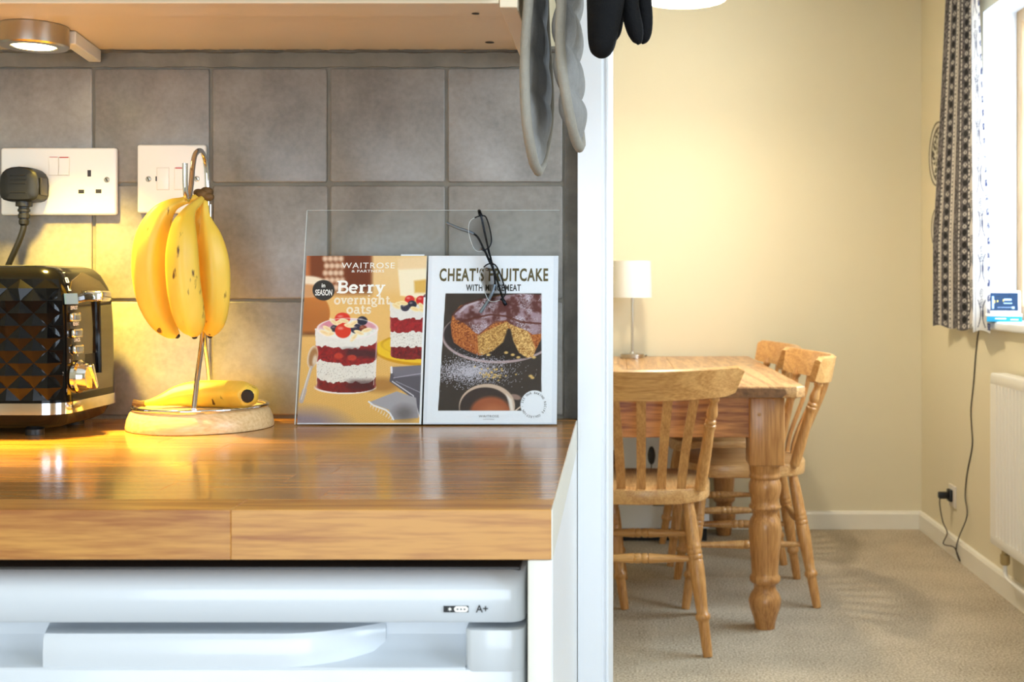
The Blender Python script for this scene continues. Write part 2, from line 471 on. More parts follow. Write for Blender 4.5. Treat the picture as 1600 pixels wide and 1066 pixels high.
def text_mesh(s, h, mat, sx=1.0, bold=0.0, align='CENTER', spacing=1.0, name='lettering'):
    """capital height h, in the local xy plane, centred on its own width"""
    cu = bpy.data.curves.new('t', 'FONT')
    cu.body = s; cu.size = 1.0; cu.align_x = align; cu.offset = bold; cu.space_character = spacing
    cu.resolution_u = 3
    o = bpy.data.objects.new('t', cu); COL.objects.link(o)
    dg = bpy.context.evaluated_depsgraph_get(); dg.update()
    me = bpy.data.meshes.new_from_object(o.evaluated_get(dg))
    bpy.data.objects.remove(o); bpy.data.curves.remove(cu)
    k = h / 0.73
    me.transform(Matrix.Diagonal((k * sx, k, 1, 1)))
    me.name = name
    me.materials.clear(); me.materials.append(mat)
    return me

def frame(o, ux, uy):
    ux = Vector(ux).normalized(); uy = Vector(uy).normalized(); n = ux.cross(uy)
    m = Matrix((ux, uy, n)).transposed().to_4x4(); m.translation = Vector(o)
    return m

# ================================================================== THE SETTING
WR = 1.349      # right wall plane (runs from the kitchen into the dining room)
WB = 5.15       # far dining wall
WK = 1.483      # tiled kitchen wall (tile faces)
CEIL = 2.42
def slab(x0, x1, y0, y1, z0, z1, m, bev=0.0): return MB().box(x0, x1, y0, y1, z0, z1, bev).mesh('slab', M[m])

struct('floor_dining', slab(-1.75, 1.47, 1.56, 5.28, -0.06, 0.0, 'carpet'))
struct('floor_kitchen', slab(-2.05, 1.47, -1.75, 1.56, -0.06, 0.0, 'vinyl'))
struct('ceiling', slab(-2.05, 1.62, -1.75, 5.28, CEIL, CEIL + 0.08, 'white_ceiling'))
struct('wall_back', slab(-1.75, 1.60, WB, WB + 0.13, 0, CEIL, 'wall'))
struct('wall_left', slab(-1.75, -1.62, 1.62, WB, 0, CEIL, 'wall'))
struct('wall_kitchen_left', slab(-2.05, -1.92, -1.62, 1.49, 0, CEIL, 'wall'))
# partition between kitchen and dining room, its tiled face, and the lining at the end of it
struct('wall_kitchen', slab(-1.92, -0.046, 1.492, 1.61, 0, CEIL, 'wall'))
# right wall with the dining window opening and one for an added window
WIN = (2.86, 4.286, 0.925, 2.07)     # dining window opening: Y0, Y1, z0, z1
KWIN = (-0.75, 0.65, 1.0, 2.07)  # opening of the added side window in the kitchen, out of view
mb = MB()
for y0, y1, z0, z1 in ((-1.62, KWIN[0], 0, CEIL), (KWIN[0], KWIN[1], 0, KWIN[2]), (KWIN[0], KWIN[1], KWIN[3], CEIL),
                       (KWIN[1], WIN[0], 0, CEIL), (WIN[0], WIN[1], 0, WIN[2]), (WIN[0], WIN[1], WIN[3], CEIL), (WIN[1], WB, 0, CEIL)):
    mb.box(WR, WR + 0.13, y0, y1, z0, z1)
struct('wall_right', mb.mesh('wall', M['wall']))
# rear kitchen wall, opened for the added window
mb = MB()
for x0, x1, z0, z1 in ((-2.05, -1.3, 0, CEIL), (-1.3, 0.6, 0, 0.1), (-1.3, 0.6, 1.8, CEIL), (0.6, 1.47, 0, CEIL)):
    mb.box(x0, x1, -1.75, -1.62, z0, z1)
struct('wall_rear', mb.mesh('wall', M['wall']))

def window(name, axis, a0, a1, z0, z1, d0, d1, m):
    """frame ring and mullion with one glass pane per light"""
    def bx(mb, u0, u1, v0, v1, e0, e1, bev=0.004):
        if axis == 'y': mb.box(e0, e1, u0, u1, v0, v1, bev)
        else: mb.box(u0, u1, e0, e1, v0, v1, bev)
    f = MB(); t = 0.05; mid = (a0 + a1) / 2
    bx(f, a0, a0 + t, z0, z1, d0, d1); bx(f, a1 - t, a1, z0, z1, d0, d1)
    bx(f, a0 + t, a1 - t, z0, z0 + t, d0, d1); bx(f, a0 + t, a1 - t, z1 - t, z1, d0, d1)
    bx(f, mid - t / 2, mid + t / 2, z0 + t, z1 - t, d0, d1)
    o = struct(name, f.mesh('window_frame', M[m]))
    for u0, u1 in ((a0 + t, mid - t / 2), (mid + t / 2, a1 - t)):
        g = MB(); bx(g, u0, u1, z0 + t, z1 - t, (d0 + d1) / 2 - 0.002, (d0 + d1) / 2 + 0.002, 0)
        put('pane', g.mesh('pane', M['glass']), o)
    return o
window('window_1', 'y', WIN[0], WIN[1], WIN[2] + 0.018, WIN[3], WR + 0.121, WR + 0.165, 'tan_frame')
window('window_added_side', 'y', KWIN[0], KWIN[1], KWIN[2], KWIN[3], WR + 0.08, WR + 0.125, 'white_gloss')  # added out of view to let daylight into the kitchen
window('window_added_rear', 'x', -1.3, 0.6, 0.1, 1.8, -1.735, -1.69, 'white_gloss')  # added out of view for daylight, kept low to spare the leaflets glare
# white painted reveals and sill of the dining window
mb = MB()
mb.box(WR - 0.001, WR + 0.12, WIN[1] - 0.004, WIN[1] + 0.0, WIN[2] + 0.02, WIN[3])
mb.box(WR - 0.001, WR + 0.12, WIN[0], WIN[0] + 0.004, WIN[2] + 0.02, WIN[3])
mb.box(WR - 0.001, WR + 0.12, WIN[0], WIN[1], WIN[3] - 0.004, WIN[3])
struct('trim_window_reveal', mb.mesh('reveal', M['white_gloss']))
mb = MB(); mb.box(WR - 0.035, WR + 0.12, WIN[0] - 0.03, WIN[1] + 0.03, WIN[2] - 0.012, WIN[2] + 0.018, 0.008, 3)
struct('trim_window_sill', mb.mesh('sill', M['white_gloss']))

# skirting
def skirt(poly_axis, a0, a1, at):
    pr = [(0, 0), (0.016, 0), (0.016, 0.066), (0.011, 0.076), (0.0, 0.079)]
    if poly_axis == 'x': return MB().prism([(at - d, z) for d, z in pr], a0, a1, 'x').mesh('skirting', M['white_wood'], 25)   # runs along x on the far wall
    return MB().prism([(at - d, z) for d, z in pr], a0, a1, 'y').mesh('skirting', M['white_wood'], 25)
struct('baseboard_back', skirt('x', -1.62, WR, WB))
struct('baseboard_right', skirt('y', 1.62, WB - 0.016, WR))

# lining and moulded architrave that close the end of the tiled wall
pl = [(-0.046, 1.612), (-0.046, 1.470), (-0.0165, 1.470), (-0.0150, 1.4715), (-0.0140, 1.4745), (-0.0115, 1.4745), (-0.0100, 1.4715),
      (-0.0075, 1.4715), (-0.0058, 1.4755), (-0.0030, 1.4800), (-0.0016, 1.4880), (-0.0016, 1.612)]
lining = struct('trim_door_lining', MB().prism(pl, 0.0, 2.08, 'z').mesh('lining', M['white_gloss'], 30))
# header over the opening
struct('trim_door_header', slab(-0.046, WR, 1.49, 1.60, 2.08, CEIL, 'white_gloss'))

# ------------------------------------------------------------------ tiled splashback
sb = struct('wall_splashback', slab(-1.30, -0.046, 1.4858, 1.492, 0.86, 1.372, 'grout'))
rows = [(1.0520, 1.1955), (0.9045, 1.0480), (1.1995, 1.3435)]
for c in range(9):
    xr = -0.0652 - c * 0.149
    for z0, z1 in rows:
        jx, jz, jd = random.uniform(-.0006, .0006), random.uniform(-.0005, .0005), random.uniform(0, .0008)
        mb = MB()
        # slightly wavy tile outline, rounded glazed edge
        pts = []
        x0, x1 = xr - 0.1450 + jx, xr + jx
        a, b_ = z0 + jz, z1 + jz
        rr = 0.003
        for (cx, cz, t0) in ((x1 - rr, b_ - rr, 0), (x0 + rr, b_ - rr, 90), (x0 + rr, a + rr, 180), (x1 - rr, a + rr, 270)):
            for k in range(3): pts.append((cx + rr * math.cos(R(t0 + k * 45)), cz + rr * math.sin(R(t0 + k * 45))))
        mb.prism(pts, WK + jd, 1.4868, 'y', 0.0016, 2)
        put('tile', mb.mesh('tile', M['tile'], 50), sb)
# smeared filler strip above the tiles, and the raw edge strip to their right
def rough_strip(x0, x1, z0, z1, y, n, amp, top=True):
    mb = MB(); rows_ = []
    horizontal = (x1 - x0) > (z1 - z0)
    for i in range(n + 1):
        t = i / n
        a = random.uniform(-amp, amp); b = random.uniform(-amp, amp) * 0.4
        if horizontal:
            x = x0 + (x1 - x0) * t
            ring = [(x, 1.4868, z0 + b), (x, y + random.uniform(-.0008, .0008), z0 + b + .001), (x, y - .0008 + random.uniform(-.001, .001), z1 + a), (x, 1.4868, z1 + a + .002)]
        else:
            z = z0 + (z1 - z0) * t
            ring = [(x0 + b, 1.4868, z), (x0 + b, y + random.uniform(-.0006, .0006), z), (x1 + a * .2, y + random.uniform(-.0006, .0006), z), (x1, 1.4868, z)]
        rows_.append([Vector(p) for p in ring])
    return mb.rings(rows_)
put('filler_strip', rough_strip(-1.0, -0.0465, 1.3445, 1.3655, 1.4838, 70, 0.0022).mesh('filler_strip', M['grout'], 60), sb)
put('edge_strip', rough_strip(-0.0635, -0.0466, 0.901, 1.3455, 1.4842, 40, 0.0006).mesh('edge_strip', M['filler'], 60), sb)
put('sealant_bead', rough_strip(-1.0, -0.0465, 1.3625, 1.3662, 1.4790, 90, 0.0018).mesh('sealant_bead', M['filler'], 60), sb)

# ================================================================== WALL CABINET (underside in view)
cab = thing('wall_cabinet', 'cream wall cabinet whose underside shows above the grey tiles', 'cabinet', (-0.55, 1.33, 1.354))
CI = cab.matrix_basis.inverted()
def cpart(name, mb, m, parent=cab, label=None, smooth=35):
    return put(name, mb.xf(Matrix.Translation((0.55, -1.33, -1.354))).mesh(name, M[m] if isinstance(m, str) else m, smooth), parent, label=label)
cpart('underside', MB().box(-1.0, -0.1165, 1.242, 1.4835, 1.3665, 1.384, 0.0005), 'cab')
cpart('light_rail', MB().box(-1.0, -0.1165, 1.1845, 1.2415, 1.354, 1.384, 0.0008), 'cab')
cpart('door', MB().box(-1.0, -0.119, 1.163, 1.183, 1.3575, 2.06, 0.0015, 2), 'cab_white')
cpart('side_panel', MB().box(-0.116, -0.098, 1.183, 1.4835, 1.3495, 2.06, 0.0008), 'cab')
cpart('side_panel', MB().box(-1.018, -1.0005, 1.183, 1.4835, 1.3495, 2.06, 0.0008), 'cab')
cpart('top_panel', MB().box(-1.0, -0.1165, 1.184, 1.4835, 2.04, 2.058, 0.0008), 'cab')
for px, py, r in ((743, 21, 0.0042), (765, 66, 0.0058), (6, 66, 0.0058)):
    zc = 1.354 if py < 26 else 1.3665
    Y = (EYE - zc) * 1832 / (py - 446)
    p = PX(px, py, Y)
    cpart('screw_hole', MB().lathe([(r, 0), (r * 0.6, 0.0003), (r * .1, 0.0004)], (p.x, p.y, zc - 0.0004), (p.x, p.y, zc), 14), 'crack')

# ------------------------------------------------------------------ puck light under the cabinet
lx, ly = XX(53, 1.345), 1.345
puck = thing('under_cabinet_light', 'round lit brushed metal spotlight under the cream cabinet', 'light', (lx, ly, 1.3665))
rb = 0.0375
put('housing', MB().lathe([(rb - .001, 0), (rb, -.001), (rb, -.0225), (rb - .002, -.0245), (rb - .0125, -.0245), (rb - .0135, -.0225), (0.002, -.0225)], n=40).mesh('housing', M['brushed'], 40), puck)
put('diffuser', MB().lathe([(rb - .0138, -.0228), (rb - .016, -.0242), (.002, -.0246)], n=36).mesh('diffuser', M['led']), puck)
# flat cable trunking from the lamp to the wall
a = Vector((0.030, 0.022, -0.013)); b = Vector((XX(148, 1.478) - lx, 1.478 - ly, -0.016))
d = (b - a); ang = math.atan2(d.y, d.x)
Mx = Matrix.Translation(a) @ Matrix.Rotation(ang, 4, 'Z')
put('cable_trunking', MB().box(0, d.length, -0.0075, 0.0075, -0.003, 0.0125, 0.001, M=Mx).mesh('cable_trunking', M['cab_white']), puck)
sp = bpy.data.lights.new('puck_beam', 'SPOT'); sp.energy = 100; sp.color = (1.0, 0.70, 0.13); sp.spot_size = R(92); sp.spot_blend = 1.0; sp.shadow_soft_size = 0.02
so = bpy.data.objects.new('puck_beam', sp); COL.objects.link(so); so.location = (lx, ly, 1.3665 - 0.028)
# a second lamp of the same run further along, out of frame to the left, is left out

# ================================================================== WORKTOP
wt = thing('worktop', 'oak stave worktop with polished top over the white fridge', 'worktop', (-0.5, 1.18, 0.862))
WT = Matrix.Translation((0.5, -1.18, -0.862))
y = 0.8833; row = 0
while y < 1.4855:
    h = 0.0415
    y1 = min(y + h, 1.4856)
    cuts = [-0.0477]
    if row == 0: cuts.append(-0.289)
    else: cuts.append(-0.0477 - random.uniform(0.08, 0.42))
    while cuts[-1] > -1.0: cuts.append(cuts[-1] - random.uniform(0.26, 0.5))
    cuts[-1] = -1.02
    for xa, xb in zip(cuts[1:], cuts):
        dz = random.uniform(-0.00008, 0.00008)
        mb = MB().box(xa, xb, y, y1, 0.862, 0.9 + dz, 0.0006 if row == 0 else 0.0003).xf(WT)
        put('stave', mb.mesh('stave', M['stave_front' if row == 0 else 'stave'], 30), wt)
    y = y1; row += 1
put('end_strip', MB().box(-0.0477, -0.0466, 0.884, 1.468, 0.8622, 0.8998, 0.0002).xf(WT).mesh('end_strip', M['panel_edge']), wt, label='ivory edging strip, chipped along its lower edge')

# end panel below the worktop
ep = put('end_panel', MB().box(-0.0655, -0.0473, 0.8845, 1.4895, 0.0, 0.8618, 0.0012, 2).mesh('end_panel', M['panel_edge']))
put('outer_face', MB().box(-0.0474, -0.0468, 0.887, 1.469, 0.0, 0.8612).mesh('outer_face', M['white_gloss']), ep, label='outer face whitened to show cool window light')  # separate whiter skin carries the cool window light in its colour
tag(ep, 'ivory end panel standing between the white fridge and the white door lining', 'panel')

# ================================================================== FRIDGE
fr = thing('fridge', 'white under-counter fridge below the oak worktop', 'fridge', (-0.345, 1.15, 0))
FT = Matrix.Translation((0.345, -1.15, 0))
def fpart(name, mb, m, parent=fr, label=None, smooth=40): return put(name, mb.xf(FT).mesh(name, M[m] if isinstance(m, str) else m, smooth), parent, label=label)
FX0, FX1 = -0.621, -0.0695
fpart('cabinet_body', MB().box(FX0, FX1 - 0.001, 0.945, 1.455, 0.03, 0.845, 0.006, 2), 'fridge')
fpart('top_plate', MB().box(FX0 + .004, FX1 - .004, 0.915, 1.455, 0.8452, 0.8495, 0.0015, 2), 'dark_plastic', label='top plate, dark grey to show the shade under the worktop')  # dark colour stands in for shade beneath the worktop
# control fascia: rounded top front edge and rounded ends
prof = [(0.9445, 0.8095), (0.9025, 0.8095), (0.9005, 0.8115), (0.8990, 0.826), (0.8990, 0.8345), (0.9010, 0.8390), (0.9070, 0.8440), (0.9160, 0.8475), (0.9445, 0.8480)]
mb = MB(); rings_ = []
for t in range(0, 9):                       # rounded right end
    s = t / 8.0
    rings_.append((FX1 - 0.012 + 0.012 * math.sin(s * math.pi / 2), 0.012 * (1 - math.cos(s * math.pi / 2))))
xs = [(FX0, 0.0)] + [(FX0 + 0.012, 0.0)] + rings_
mb.rings([[Vector((x, min(yy + (ins if yy < 0.94 else 0), 0.9445), zz)) for yy, zz in prof] for x, ins in xs])
fas = fpart('control_fascia', mb, 'fridge')
# door: slab with a scooped handle recess at its top edge
DZ1 = 0.8045
def bound(x0, x1, z0, z1, y0, y1, r=0.008): return MB().box(x0, x1, y0, y1, z0, z1, r, 3)
dpts = [(FX0, 0.944), (FX0, 0.903), (FX0 + .004, 0.899), (FX1 - .010, 0.899), (FX1 - .004, 0.9005), (FX1 - .001, 0.9035), (FX1, 0.909), (FX1, 0.944)]
door = fpart('door', MB().prism(dpts, 0.06, 0.7745, 'z', 0.0025, 2), 'fridge')
rx0, rx1 = XX(-330, 0.9), XX(727, 0.9)      # recess limits
mb = MB()
# side cheek right of the recess with a rounded inner edge and rounded outer corner
pts = [(rx1, 0.944), (rx1, 0.905), (rx1 + .002, 0.901), (rx1 + .005, 0.8987), (FX1 - .010, 0.8987), (FX1 - .004, 0.9002), (FX1 - .0008, 0.9033), (FX1 + .0002, 0.909), (FX1 + .0002, 0.944)]
mb.prism(pts, 0.7725, DZ1, 'z', 0.0008, 2)
fpart('door_cheek', mb, 'fridge', door)
mb = MB(); mb.box(FX0, rx0, 0.899, 0.944, 0.770, DZ1, 0.003, 2)
fpart('door_cheek', mb, 'fridge', door)
fpart('recess_back', MB().box(rx0 - .004, rx1 + .004, 0.935, 0.944, 0.770, DZ1, 0.0), 'fridge', door)
# concave floor of the recess
fpart('recess_floor', MB().prism([(0.9, 0.770), (0.9, 0.7755), (0.912, 0.7768), (0.926, 0.780), (0.934, 0.788), (0.938, 0.800), (0.940, 0.770)], rx0, rx1, 'x'), 'fridge', door)
# grip bar in the middle of the recess: bows back into it at both ends
hx0, hx1 = XX(45, 0.9), XX(590, 0.9)
front = []
N_ = 26
for i in range(N_ + 1):
    x = hx0 + (hx1 - hx0) * i / N_
    fe = min((x - hx0) / 0.012, 1.0); ge = min((hx1 - x) / 0.075, 1.0)
    yy = 0.9005 + 0.030 * (1 - math.sin(fe * math.pi / 2)) + 0.032 * (1 - max(0.0, math.sin(ge * math.pi / 2)) ** 0.9)
    front.append((x, yy))
mb = MB()
rr = []
for x, yy in front:
    zt = 0.8005
    rr.append([Vector((x, 0.9365, 0.7725)), Vector((x, yy, 0.7725)), Vector((x, yy - .0003, 0.785)), Vector((x, yy + .0004, zt - .004)), Vector((x, yy + .003, zt)), Vector((x, 0.9365, zt + .001))])
mb.rings(rr)
fpart('door_grip', mb, 'fridge', door)
# printed marks on the fascia
def fmark(px0, px1, py0, py1, m, dy, name='mark'):
    Y = 0.8990
    return fpart(name, MB().box(XX(px0, Y), XX(px1, Y), Y - dy, Y, ZX(py1, Y), ZX(py0, Y)), m, fas)
fmark(693, 732, 947, 957, 'black', 0.0002, 'star_mark')
Y = 0.8990
rw = [(XX(727, Y) + 0.0022 * math.cos(R(a)), ZX(952, Y) + 0.0022 * math.sin(R(a))) for a in range(-90, 91, 20)] + \
     [(XX(714, Y) + 0.0022 * math.cos(R(a)), ZX(952, Y) + 0.0022 * math.sin(R(a))) for a in range(90, 271, 20)]
mb = MB().prism(rw, Y - 0.0004, Y, 'y'); fpart('star_mark', mb, 'white_ink', fas)
def star(cx, cz, r, m, y):
    pts = []
    for k in range(12):
        q = r if k % 2 == 0 else r * 0.35
        pts.append((cx + q * math.cos(R(90 + k * 30)), cz + q * math.sin(R(90 + k * 30))))
    fpart('star_mark', MB().prism(pts, y, Y, 'y'), m, fas)
star(XX(703, Y), ZX(952, Y), 0.0018, 'white_ink', Y - 0.0004)
for k in (715, 720.5, 726): star(XX(k, Y), ZX(952, Y), 0.0011, 'black', Y - 0.0006)
me = text_mesh('A+', 0.0060, M['black'], 0.92, 0.012)
me.transform(FT @ frame((XX(753.5, Y), Y - 0.0004, ZX(957, Y)), (1, 0, 0), (0, 0, 1)))
put('rating_lettering', me, fas)

# ================================================================== TOASTER
TC = Vector((-0.7485, 1.3785, 0.9)); HX, HY, RC = 0.1365, 0.0775, 0.026
PROF = [(0.0, 0.038), (0.001, 0.12), (0.003, 0.155), (0.006, 0.166), (0.013, 0.181), (0.020, 0.1885), (0.030, 0.1915)]
def t_inset(z):
    for (a, za), (b, zb) in zip(PROF, PROF[1:]):
        if z <= zb: return a + (b - a) * max(0, (z - za)) / (zb - za)
    return PROF[-1][0]
def t_ring(ins, z, n=8):
    r = max(RC - ins * 0.4, 0.006); hx, hy = HX - ins, HY - ins
    pts = []
    for cx, cy, a0 in ((hx - r, -hy + r, -90), (hx - r, hy - r, 0), (-hx + r, hy - r, 90), (-hx + r, -hy + r, 180)):
        for k in range(n + 1):
            a = R(a0 + 90 * k / n); pts.append(Vector((cx + r * math.cos(a), cy + r * math.sin(a), z)))
    return pts
def t_surf(s, z, h):
    """point on the toaster skin: s metres from the middle of the near long side towards the lever end, h proud of it"""
    ins = t_inset(z); r = RC - ins * 0.4; hx, hy = HX - ins, HY - ins
    k = (hx) / HX; s1 = HX - RC
    if s <= s1: x, y, nx, ny = s * ((hx - r) / s1 if s > 0 else (hx - r) / s1), -hy, 0, -1
    elif s <= s1 + RC * math.pi / 2:
        a = -math.pi / 2 + (s - s1) / RC
        nx, ny = math.cos(a), math.sin(a); x, y = hx - r + r * nx, -hy + r + r * ny
    else:
        x, y, nx, ny = hx, -hy + r + (s - s1 - RC * math.pi / 2), 1, 0
    return Vector((x + nx * h, y + ny * h, z))
S_END = HX - RC + RC * math.pi / 2          # where the lever end begins
toaster = thing('toaster', 'black toaster with a diamond faceted side and chrome lever on the oak worktop', 'toaster', TC)
def tp(name, mb, m, label=None, parent=toaster, smooth=35): return put(name, mb.mesh(name, M[m], smooth), parent, label=label)
tp('body', MB().rings([t_ring(i, z) for i, z in PROF] + [t_ring(0.045, 0.1915)]), 'black_gloss')
tp('chrome_band', MB().rings([t_ring(0.004, 0.0245), t_ring(-0.0012, 0.0250), t_ring(-0.0012, 0.0378), t_ring(0.004, 0.0385)]), 'chrome', 'chrome band around the foot')
tp('base', MB().rings([t_ring(0.03, 0.0075), t_ring(0.020, 0.008), t_ring(0.010, 0.013), t_ring(0.004, 0.0247)]), 'bronze_gloss', smooth=60)
for fx in (-0.105, 0.092):
    for fy in (-0.05, 0.05):
        tp('foot', MB().lathe([(0.010, 0), (0.010, 0.006), (0.008, 0.0085)], (fx, fy, 0.0002), (fx, fy, 1), 14), 'black_rubber')
for fy in (-0.024, 0.024):
    tp('bread_slot', MB().box(-0.095, 0.085, fy - 0.014, fy + 0.014, 0.1914, 0.1921, 0.0003), 'dark_plastic')
# diamond facets: one raised pyramid per diamond
dw, dh, hp = 0.0300, 0.0277, 0.0050
S0, S1, Z0, Z1 = -0.125, S_END - 0.017, 0.041, 0.176
bm_ = MB(); bm = bm_.bm
cl = lambda s, z: (min(max(s, S0), S1), min(max(z, Z0), Z1))
nrow = 0; zc = Z0
while zc < Z1 + dh:
    sc = S1 - (dw / 2 if nrow % 2 else 0)
    while sc > S0 - dw:
        c = [cl(sc - dw / 2, zc), cl(sc, zc - dh / 2), cl(sc + dw / 2, zc), cl(sc, zc + dh / 2)]
        ap = cl(sc, zc)
        hh = hp if (S0 < sc < S1 and Z0 < zc < Z1) else hp * 0.55
        va = bm.verts.new(t_surf(ap[0], ap[1], hh))
        vv = [bm.verts.new(t_surf(p[0], p[1], 0.0004)) for p in c]
        for k in range(4):
            p, q = c[k], c[(k + 1) % 4]
            if abs((p[0] - ap[0]) * (q[1] - ap[1]) - (q[0] - ap[0]) * (p[1] - ap[1])) > 1e-8:
                bm.faces.new((vv[k], vv[(k + 1) % 4], va))
        sc -= dw
    zc += dh / 2; nrow += 1
put('faceted_side', bm_.mesh('faceted_side', M['black_gloss'], 0), toaster)
# smoked control panel with an arched head on the lever end
def arch(s0, s1, z0, zs, z1, off, n=14, m=10):
    mb = MB(); rr = []
    for j in range(n + 1):
        z = z0 + (z1 - z0) * j / n
        q = 0 if z <= zs else (z - zs) / (z1 - zs)
        hw = (s1 - s0) / 2 * math.sqrt(max(0.0, 1 - q * q)); hw = max(hw, 0.002)
        c = (s0 + s1) / 2
        rr.append([t_surf(c + hw * (2 * i / m - 1), z, off) for i in range(m + 1)] + [t_surf(c + hw * (1 - 2 * i / m), z, -0.001) for i in range(m + 1)])
    return mb.rings(rr)
PS0, PS1 = S_END - 0.012, S_END + 0.100
tp('control_panel', arch(PS0, PS1, 0.046, 0.14, 0.184, 0.0016), 'bronze_gloss', 'smoked glossy panel with an arched head', smooth=40)
def E(px, py):                               # spot on the lever end seen at that pixel -> (s, z)
    x = TC.x + HX; Y = x * 1832 / (px - 960)
    return S_END + (Y - (TC.y - HY + RC)), ZX(py, Y) - TC.z
def epatch(s0, s1, z0, z1, h0, h1):
    a = [t_surf(s0, z0, h1), t_surf(s1, z0, h1), t_surf(s1, z1, h1), t_surf(s0, z1, h1)]
    b = [t_surf(s0, z0, h0), t_surf(s1, z0, h0), t_surf(s1, z1, h0), t_surf(s0, z1, h0)]
    return MB().rings([b, a])
s_, z_ = E(131, 430); s2, _ = E(147, 430); _, zb = E(140, 612)
tp('lever_slot', epatch(s_, s2, 0.062, 0.163, 0.0, 0.0026), 'black', 'black slot for the lever')
s3, _ = E(150, 500)
tp('lever_guide', MB().tube([t_surf(s3, 0.066, 0.003), t_surf(s3, 0.155, 0.003)], 0.004, 10), 'black_gloss')
lv = MB().box(-0.002, 0.022, -0.010, 0.017, -0.0062, 0.0062, 0.003, 3)
s_, z_ = E(139, 463); p = t_surf(s_, z_, 0.0)
tp('lever', lv.xf(Matrix.Translation(p)), 'chrome', 'chrome push lever')
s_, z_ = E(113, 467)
tp('lever_reflection', epatch(s_ - 0.010, s_ + 0.010, z_ - 0.006, z_ + 0.006, 0.001, 0.0042), 'blue_reflection', 'pale blue painted reflection left of the lever')  # pale blue patch painted in for a bluish reflection on the lever
lab = ('DEFROST', 'REHEAT', 'CANCEL')
for i, (px, py) in enumerate(((115.5, 496), (117.5, 521), (119, 546))):
    s_, z_ = E(px, py); p = t_surf(s_, z_, 0.0016)
    mb = MB().box(-0.0005, 0.0035, -0.0115, 0.0115, -0.0052, 0.0052, 0.003, 3).xf(Matrix.Translation(p))
    bo = tp('button', mb, 'chrome')
    tp('button_face', MB().box(0.003, 0.0046, -0.007, 0.007, -0.003, 0.003, 0.001, 2).xf(Matrix.Translation(p)), 'pewter', parent=bo)
    me = text_mesh(lab[i], 0.0042, M['white_ink'], 0.72, 0.006)
    me.transform(frame(t_surf(s_, z_ + 0.0088, 0.0019), (0, 1, 0), (0, 0, 1)))
    put('button_lettering', me, toaster)
s_, z_ = E(122, 588); p = t_surf(s_ - 0.004, z_, 0.001)
kn = tp('browning_knob', MB().lathe([(0.019, 0), (0.019, 0.004), (0.0165, 0.006), (0.0155, 0.012), (0.0135, 0.015), (0.002, 0.0155)], p, p + Vector((1, 0, 0)), 30), 'chrome', 'chrome browning knob')
tp('knob_ridge', MB().box(0.013, 0.021, -0.0035, 0.0035, -0.015, 0.015, 0.0015, 2).xf(Matrix.Translation(p) @ Matrix.Rotation(R(25), 4, 'X')), 'chrome', parent=kn)
for k, (dg, t) in enumerate(((215, '1'), (168, '2'), (130, '3'), (92, '4'))):
    me = text_mesh(t, 0.0040, M['white_ink'], 0.8, 0.004)
    q = t_surf(s_ - 0.004 + 0.0245 * math.cos(R(dg)), z_ + 0.0245 * math.sin(R(dg)) - 0.002, 0.0022)
    me.transform(frame(q, (0, 1, 0), (0, 0, 1))); put('knob_lettering', me, toaster)
# little slice symbol above the buttons
s_, z_ = E(110, 440)
for a, b in (((0, 0.012), (0.003, 0.012)), ((0, 0.006), (0.004, 0.006)), ((0.004, 0.006), (0.004, 0.001)), ((0.004, 0.001), (0, 0.001)), ((0, 0.001), (0, 0.006)), ((0, -0.003), (0.0, -0.008)), ((0, -0.008), (0.004, -0.008))):
    tp('slice_symbol', MB().tube([t_surf(s_ + 0.002 + a[0], z_ + a[1] - .002, 0.0018), t_surf(s_ + 0.002 + b[0], z_ + b[1] - .002, 0.0018)], 0.0005, 6), 'white_ink')

# ================================================================== SOCKETS
def plate_(name, label, px0, px1, py0, py1):
    Y = 1.4775
    c = PX((px0 + px1) / 2, (py0 + py1) / 2, WK)
    t = thing(name, label, 'socket', c)
    hw, hh = (px1 - px0) / 2 * Y / 1832, (py1 - py0) / 2 * Y / 1832
    put('plate', MB().box(-hw, hw, -0.0088, -0.0002, -hh, hh, 0.003, 3).mesh('plate', M['white_plastic'], 40), t)
    return t, c
FY = -0.0088
def on(c, px, py, Y=1.4742): return (XX(px, Y) - c.x, ZX(py, Y) - c.z)
def rocker(t, c, px0, px1, py0, py1, tilt):
    x0, z1 = on(c, px0, py0); x1, z0 = on(c, px1, py1)
    put('rocker_bezel', MB().box(x0 - .0006, x1 + .0006, FY - .0003, FY + .001, z0 - .0006, z1 + .0006, .0001).mesh('rocker_bezel', M['ivory_plastic']), t)
    mb = MB().prism([(FY + .001, z0 + .0004), (FY - .0008 - max(tilt, 0), z0 + .0004), (FY - .0004, (z0 + z1) / 2), (FY - .0008 - max(-tilt, 0), z1 - .0004), (FY + .001, z1 - .0004)], x0 + .0003, x1 - .0003, 'x')
    put('rocker', mb.mesh('rocker', M['white_plastic']), t)
    put('red_flag', MB().box(x0 + .001, x1 - .001, FY - .0014, FY, z1 - .0008, z1 + .0004).mesh('red_flag', M['red']), t)
def screw(t, c, px, py):
    x, z = on(c, px, py)
    s = put('screw', MB().lathe([(.0036, 0), (.0036, .0006), (.003, .0012), (.0004, .0014)], (x, FY + .0003, z), (x, FY - 1, z), 16).mesh('screw', M['brushed']), t)
    put('screw_slot', MB().box(-.0026, .0026, -.0002, .0002, -.0005, .0005).xf(Matrix.Translation((x, FY - .0012, z)) @ Matrix.Rotation(R(60), 4, 'Y')).mesh('screw_slot', M['crack']), s)
ds, c = plate_('double_socket', 'white double wall socket with a black plug above the toaster', 6, 186, 232, 337)
rocker(ds, c, 77, 91.5, 246, 274, -0.0014); rocker(ds, c, 92.5, 108.5, 246, 274, 0.0016)
